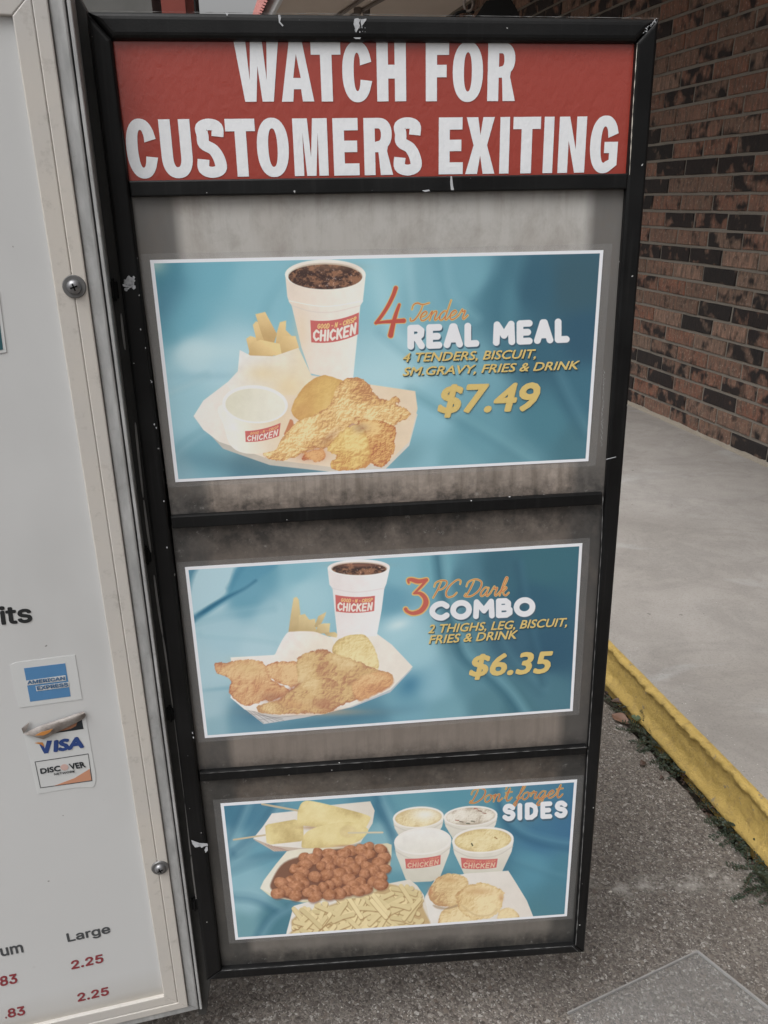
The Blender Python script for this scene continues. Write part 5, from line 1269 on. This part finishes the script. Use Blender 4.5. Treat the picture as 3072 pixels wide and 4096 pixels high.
# corner of a poster stuck on at the left
q = [Mm(*p, -.001) for p in ((-420, 1490), (26, 1408), (-6, 1160), (-460, 1240))]
cp = link('poster', prism('poster', q, -.0013, -.0008, 0), M_card, main, label='corner of a blue poster with a white border at the far left')
q2 = [Mm(*p, -.0007) for p in ((-420, 1476), (12, 1398), (-14, 1190), (-460, 1250))]
link('print', prism('print', q2, -.0007, -.0005, 0), plain('dark_teal', (.035, .11, .13), .3, .4), cp)
# payment stickers
Z = lambda x, y: (x/3.687, 2600+y/3.687)
def sticker(pts, m, z0, z1, par, nm, label=None):
    P = [Mm(*Z(*p), z1) for p in pts]; ar = sum(P[i][0]*P[(i+1) % len(P)][1]-P[(i+1) % len(P)][0]*P[i][1] for i in range(len(P)))
    if ar < 0: P = P[::-1]
    return link(nm, prism(nm, P, z0, z1, 0), m, par, label=label)
am = sticker([(145, 225), (232, 184), (1105, 73), (1212, 725), (278, 853)], M_card, -.0014, -.0010, main, 'sticker', 'white sticker with a blue square logo')
M_blue = plain('sticker_blue', (.085, .225, .43), .3, .4, .05, 40)
sticker([(352, 270), (962, 196), (1043, 684), (445, 763)], M_blue, -.0009, -.0008, am, 'blue_square')
def zt(s, p0, p1, p2, m, par, off, bold=.02): return lettering(s, MP, Z(*p0), Z(*p1), Z(*p2), m, par, off, bold, sans=s not in ('ISA', 'VER', 'DISC'))
M_bdk = plain('sticker_blue_dark', (.07, .16, .30), .3, .4)
sticker([(388, 452), (965, 372), (975, 452), (398, 524)], M_card, -.0007, -.00062, am, 'white_band'); sticker([(525, 534), (1014, 470), (1022, 545), (538, 608)], M_card, -.0007, -.00062, am, 'white_band')
zt('AMERICAN', (405, 506), (958, 440), (398, 455), M_bdk, am, -.0003, .03); zt('EXPRESS', (548, 592), (1008, 533), (536, 538), M_bdk, am, -.0003, .03)
pts = [(405+22*cos(t), 747+22*sin(t)) for t in np.linspace(0, 2*pi, 18)]
vs = sticker([(352, 1245), (470, 1225), (860, 1140), (1268, 975), (1280, 1080), (1410, 1830), (1412, 1930), (1395, 1990), (1375, 2022), (1120, 2030), (800, 2080), (550, 2125)], M_card, -.0014, -.0010, main, 'sticker', 'white card payment sticker with its top edge peeled over')
M_navy = plain('sticker_navy', (.03, .065, .22), .3, .4); M_or = plain('sticker_orange', (.52, .22, .06), .3, .4); M_pk = plain('sticker_salmon', (.55, .27, .17), .35, .4, .05); M_blk = plain('sticker_black', (.02, .025, .03), .3, .4)
sticker([(1205, 1015), (1232, 1165), (855, 1222), (700, 1250), (1160, 1050)], M_blk, -.0009, -.0008, vs, 'print')
sticker([(1150, 1040), (1120, 1120), (1040, 1165), (880, 1200), (760, 1235), (900, 1150)], plain('sticker_brown', (.30, .14, .08), .3, .4), -.0007, -.0006, vs, 'print')
sticker([(577, 1388), (640, 1400), (660, 1455), (692, 1338), (768, 1336), (712, 1520), (650, 1528)], M_navy, -.0009, -.0007, vs, 'print')
sticker([(510, 1372), (560, 1362), (625, 1362), (642, 1390), (655, 1428), (600, 1395)], M_or, -.0006, -.0005, vs, 'print')
zt('ISA', (788, 1508), (1243, 1440), (795, 1332), M_navy, vs, -.0006, .055)
for p, q_ in (((515, 1652), (1300, 1533)), ((1300, 1533), (1357, 1928)), ((1357, 1928), (597, 2034)), ((597, 2034), (515, 1652))):
    d = np.array(q_)-np.array(p); d = d/np.hypot(*d); nn = np.array([-d[1], d[0]])*4
    sticker([tuple(np.array(p)-nn-d*4), tuple(np.array(q_)-nn+d*4*0), tuple(np.array(q_)+nn), tuple(np.array(p)+nn-d*4*0)], M_blk, -.0009, -.0007, vs, 'print_border')
sticker([(800, 2003), (1100, 1890), (1322, 1755), (1350, 1920)], M_pk, -.0008, -.00065, vs, 'print')
zt('DISC', (600, 1828), (895, 1780), (587, 1750), M_blk, vs, -.0006, .03); zt('VER', (1040, 1765), (1270, 1728), (1010, 1680), M_blk, vs, -.0006, .03); zt('NETWORK', (800, 1848), (1105, 1800), (795, 1818), M_blk, vs, -.0006, .005)
sticker([(950+58*cos(t), 1730+46*sin(t)) for t in np.linspace(0, 2*pi, 22)[:-1]], plain('sticker_pink', (.58, .40, .36), .35, .4), -.0007, -.0006, vs, 'print')
# the peeled flap: curls up from the fold and back down over the sticker
def flap():
    A = [Z(640, 1318), Z(860, 1205), Z(1205, 1030), Z(1268, 960)]; Bq = [Z(350, 1240), Z(560, 1130), Z(830, 1040), Z(1235, 905)]
    A = catmull(A, 6); Bq = catmull(Bq, 6); V = []; Fc = []; K = 7
    for pa, pb in zip(A, Bq):
        for k in range(K+1):
            t = k/K; h = .004+.010*sin(pi*min(1, t*.9+.05)); p = (pa[0]*(1-t)+pb[0]*t, pa[1]*(1-t)+pb[1]*t)
            h = .001+.0032*sin(pi*t)**.8; u, v = Mm(*p, h); V.append((u, v, h))
    n = len(A)
    for i in range(n-1):
        for k in range(K): c = i*(K+1)+k; Fc.append((c, c+K+1, c+K+2, c+1))
    return mesh('peeled_flap', V, Fc, True)
n = NT('peeled_sticker_back'); v = n.coord(); f = n.noise(60, v, 4, .6); M_fl = n.fin(n.mix(n.ramp(f, [(.35, 0), (.65, 1)]), (.17, .145, .13), (.38, .35, .33)), .5, .4, 0)
fl = link('peeled_flap', flap(), M_fl, vs)
sticker([(318, 1162), (435, 1065), (400, 1165), (350, 1242)], M_fl, .000, .0012, vs, 'peeled_corner')
sticker([(520, 1262), (600, 1215), (700, 1190), (775, 1165), (735, 1215), (640, 1262)], M_or, .0078, .0082, vs, 'print')

# ------------------------------------------------------------------ clear plastic sheet lying on the drive
def G(px, py, z=0.0):
    r = ray(px, py); t = (z-CZ)/r[2]; return np.array([r[0]*t, r[1]*t])
A = G(2790, 3805, .006); B = G(2272, 4052, .006); Cc = G(3072, 4030, .006)
e = (B-A)/np.hypot(*(B-A)); f = (Cc-A); f = f-e*(f@e); f /= np.hypot(*f); print('sheet angle', e, f, np.hypot(*(B-A)))
f0 = (Cc-A)/np.hypot(*(Cc-A))
P = [A, B, B+f0*.42, A+f0*.42]
ar = sum(P[i][0]*P[(i+1) % 4][1]-P[(i+1) % 4][0]*P[i][1] for i in range(4))
if ar < 0: P = P[::-1]
def sheet_mat():
    n = NT('scuffed_clear_plastic'); v = n.coord(); f = n.noise(25, v, 5, .6)
    n.fin((.40, .40, .40), .25, .5); t = n.t.nodes.new('ShaderNodeBsdfTransparent'); x = n.t.nodes.new('ShaderNodeMixShader')
    n.t.links.new(n.ramp(f, [(.3, .07), (.7, .15)]), x.inputs[0]); n.t.links.new(t.outputs[0], x.inputs[1]); n.t.links.new(n.b.outputs[0], x.inputs[2]); n.t.links.new(x.outputs[0], n.out.inputs[0]); return n.m
sh_ = link('plastic_sheet', prism('plastic_sheet', [(p[0]-A[0], p[1]-A[1]) for p in P], 0, .004, 0), sheet_mat(), cat='plastic sheet', label='clear scuffed plastic sheet lying on the drive at the bottom right'); sh_.location = (A[0], A[1], .003)
M_rim = plain('pale_cut_edge', (.27, .265, .26), .4, .5, .2, 60)
for p, q_, w_ in ((A, B, .0022), (A, A+f0*.42, .0030)):
    d = (q_-p)/np.hypot(*(q_-p)); nn = np.array([-d[1], d[0]])*w_*.5; pp = [p-nn, q_-nn, q_+nn, p+nn]
    link('cut_edge', prism('cut_edge', [(s_[0]-A[0], s_[1]-A[1]) for s_ in pp], .0005, .0046 if w_ < .0025 else .0049, 0), M_rim, sh_)

# ------------------------------------------------------------------ weeds, leaves, chips in the joint by the kerb
def leaf_mat(name, a, b, rough=.55):
    n = NT(name); v = n.coord(); oi = n.new('ShaderNodeObjectInfo'); f = n.noise(70, v, 3); return n.fin(n.mix(f, a, b), rough, .35)
M_leafd = leaf_mat('dark_weed_leaf', (.017, .026, .017), (.036, .050, .030)); M_leafg = leaf_mat('green_clover_leaf', (.055, .08, .045), (.085, .12, .065)); M_dead = leaf_mat('dead_leaf', (.12, .066, .046), (.21, .125, .09)); M_dead2 = leaf_mat('dark_dead_leaf', (.05, .035, .028), (.10, .06, .045))
def leaflet(V, Fc, c, d, n, L, W, fold=.2):
    d = d.normalized(); s = d.cross(n).normalized(); k = len(V)
    prof = [(0, .12), (.3, .8), (.6, 1), (.85, .7), (1, .1)]
    for t, w in prof:
        up = n*(L*.12*sin(t*2.4)); V += [tuple(c+d*L*t-s*W*.5*w+up+n*W*fold*w*.5), tuple(c+d*L*t+up), tuple(c+d*L*t+s*W*.5*w+up+n*W*fold*w*.5)]
    for i in range(len(prof)-1):
        a = k+i*3; Fc += [(a, a+1, a+4, a+3), (a+1, a+2, a+5, a+4)]
def weed(name, s, dd, nst, L, seed, label, mat, leafsz=.0075, spread=1.0, lean=(0, 0)):
    r = random.Random(seed); V = []; Fc = []; SV = []; SF = []
    for i in range(nst):
        ang = r.uniform(0, 2*pi); el = r.uniform(.15, 1.0); bs = Vector((r.uniform(-.012, .012)*spread, 0, 0))+Vector((WD[0], WD[1], 0))*r.uniform(-1, 1)*.035*spread
        dirv = Vector((cos(ang)*cos(el)+lean[0], sin(ang)*cos(el)+lean[1], sin(el)*.8)).normalized(); ll = L*r.uniform(.5, 1.1); n = max(3, int(ll/.0048)); p = bs.copy(); pts = [p.copy()]
        for k in range(n):
            dirv = (dirv+Vector((r.uniform(-.12, .12), r.uniform(-.12, .12), -.07))).normalized(); p = p+dirv*ll/n; p.z = max(p.z, .004); pts.append(p.copy())
            sd = dirv.cross(Vector((0, 0, 1))).normalized()
            for sg in (-1, 1):
                d = (sd*sg+dirv*.45+Vector((0, 0, r.uniform(-.1, .35)))).normalized(); nn = Vector((r.uniform(-.8, .8), r.uniform(-.8, .8), 1)).normalized()
                leaflet(V, Fc, p, d, nn, leafsz*r.uniform(.7, 1.2), leafsz*.62*r.uniform(.8, 1.2))
        k0 = len(SV)
        for j, q in enumerate(pts):
            for m in range(3): SV.append(tuple(q+Vector((cos(m*2.1), sin(m*2.1), 0))*.0005))
        for j in range(len(pts)-1):
            for m in range(3): a = k0+j*3+m; b = k0+j*3+(m+1) % 3; SF.append((a, b, b+3, a+3))
    root = bpy.data.objects.new(name, None); COL.objects.link(root); root.location = W3(dd, s, -.004); root['label'] = label; root['category'] = 'weed'; root['group'] = 'weeds growing in the joint beside the yellow kerb'
    link('leaves', mesh('leaves', V, Fc), mat, root); link('stem', mesh('stem', SV, SF), M_dead2, root, kind='stuff')
def DS(px, py, z=0.0):
    g = G(px, py, z); return g@WN[:2], g@WD[:2]
for nm, px, py, nst, L, seed, lab, mat, ls in (
    ('weed', 2590, 2950, 16, .040, 3, 'dark green weed clump below the clover beside the yellow kerb', M_leafd, .0078),
    ('weed', 2470, 2830, 9, .024, 4, 'small dark tuft in the joint close to the side board', M_leafd, .006),
    ('weed', 2690, 3050, 15, .030, 5, 'grassy dark weed clump at the middle of the kerb joint', M_leafd, .0085),
    ('weed', 2566, 2862, 3, .036, 6, 'tall thin weed sprig standing up against the yellow kerb', M_leafd, .006),
    ('weed', 2820, 3200, 10, .022, 7, 'low dark weed growing deep in the kerb joint', M_leafd, .006),
    ('weed', 2990, 3340, 17, .050, 8, 'spreading dark weed with round leaves near the right edge', M_leafd, .0085),
    ('weed', 3050, 3520, 12, .052, 9, 'trailing weed reaching onto the drive at the right edge', M_leafd, .0080),
    ('weed', 2925, 3290, 8, .022, 10, 'dark weed tuft beside the brown leaf near the kerb', M_leafd, .006)):
    d, s = DS(px, py); weed(nm, s, d, int(nst*2.4), L*1.45, seed, lab, mat, ls*.80)
# clover
def clover(px, py):
    d, s = DS(px, py); root = bpy.data.objects.new('clover', None); COL.objects.link(root); root.location = W3(d, s, 0); root['label'] = 'pale green three leaved clover over the dark weeds by the kerb'; root['category'] = 'clover'
    V = []; Fc = []
    for c, rot in (((0, 0, .022), .3), ((.016, .008, .018), 1.2)):
        for k in range(3):
            a_ = rot+k*2*pi/3; leaflet(V, Fc, Vector(c), Vector((cos(a_), sin(a_), .1)), Vector((0, -.25, 1)).normalized(), .012, .013, .25)
    link('leaves', mesh('leaves', V, Fc), M_leafg, root); link('stem', tube('stem', [(0, 0, 0), (.002, 0, .012), (0, 0, .022)], .0006, 5), M_leafd, root)
clover(2540, 2905)
def dead(px, py, L, W, rot, label, mat=M_dead, z=.002, tilt=0):
    d, s = DS(px, py, z); V = []; Fc = []; n = 9
    for i in range(n+1):
        t = i/n; w = W*.5*sin(pi*min(1, t*1.02))**.8+.0006
        for k in (-1, -.5, 0, .5, 1): V.append((L*(t-.5), w*k, .004*abs(k)+.006*sin(t*3)+.0012*sin(9*t+k*4)))
    for i in range(n):
        for k in range(4): a_ = i*5+k; Fc.append((a_, a_+5, a_+6, a_+1))
    o = link('fallen_leaf', mesh('fallen_leaf', V, Fc, True), mat, cat='leaf', label=label, group='fallen leaves by the kerb'); p = W3(d, s, z); o.location = p; o.rotation_euler = (tilt, 0, rot)
dead(2482, 2880, .050, .026, -.9, 'reddish brown dead leaf nearest the side board', tilt=.3, z=.004)
dead(2470, 2815, .036, .018, -.5, 'dark curled dead leaf in the joint above the reddish leaf', M_dead2, .004)
dead(2872, 3238, .026, .012, -.25, 'small tan dead leaf lying in the kerb joint further right', z=.0)
dead(2745, 3115, .026, .012, -.9, 'dark brown dead leaf in the joint below the weed clumps', M_dead2, .0)
dead(2572, 3062, .018, .014, .4, 'flat brown dead leaf lying on the drive left of the weeds', M_dead2, .001)
dead(2646, 3120, .011, .009, .2, 'tiny black leaf scrap on the drive below the weeds', M_dead2, .001)
# shell and grit along the kerb top and on the drive
def grit(name, pts, mat, lo, hi, label=None):
    V = []; Fc = []; r = random.Random(31)
    for x, y, z in pts:
        n = 6; R = r.uniform(lo, hi)*(2.2 if r.random() < .06 else 1); k = len(V); a0 = r.uniform(0, 6)
        for i in range(n): q = R*r.uniform(.6, 1.1); V.append((x+q*cos(a0+i*2*pi/n), y+q*.75*sin(a0+i*2*pi/n), z))
        V.append((x, y, z+R*.55))
        for i in range(n): Fc.append((k+i, k+(i+1) % n, k+n))
    return link(name, mesh(name, V, Fc), mat, kind='stuff', label=label)
r = random.Random(77); P = []
for i in range(260):
    s = r.uniform(.7, 2.6); d = DC+.02+abs(r.gauss(0, .035)); q = W3(d, s, ZW-.0002); P.append(tuple(q))
for i in range(160):
    g = G(r.uniform(1000, 3100), r.uniform(2700, 4200)); 
    if g@WN[:2] < .93: P.append((g[0], g[1], -.0002))
grit('shell_grit', P, plain('shell_white', (.50, .47, .43), .6, .4, .3, 200), .0008, .0021)
P = []
for i in range(420):
    s = r.uniform(.6, 3.0); d = r.uniform(.945, .975); P.append(tuple(W3(d, s, r.uniform(-.026, -.008))))
grit('joint_debris', P, M_dead2, .002, .006)
# curled lip of old paint and sealant along the kerb top
print('tris', sum(len(o.data.polygons) for o in bpy.data.objects if o.type == 'MESH'))
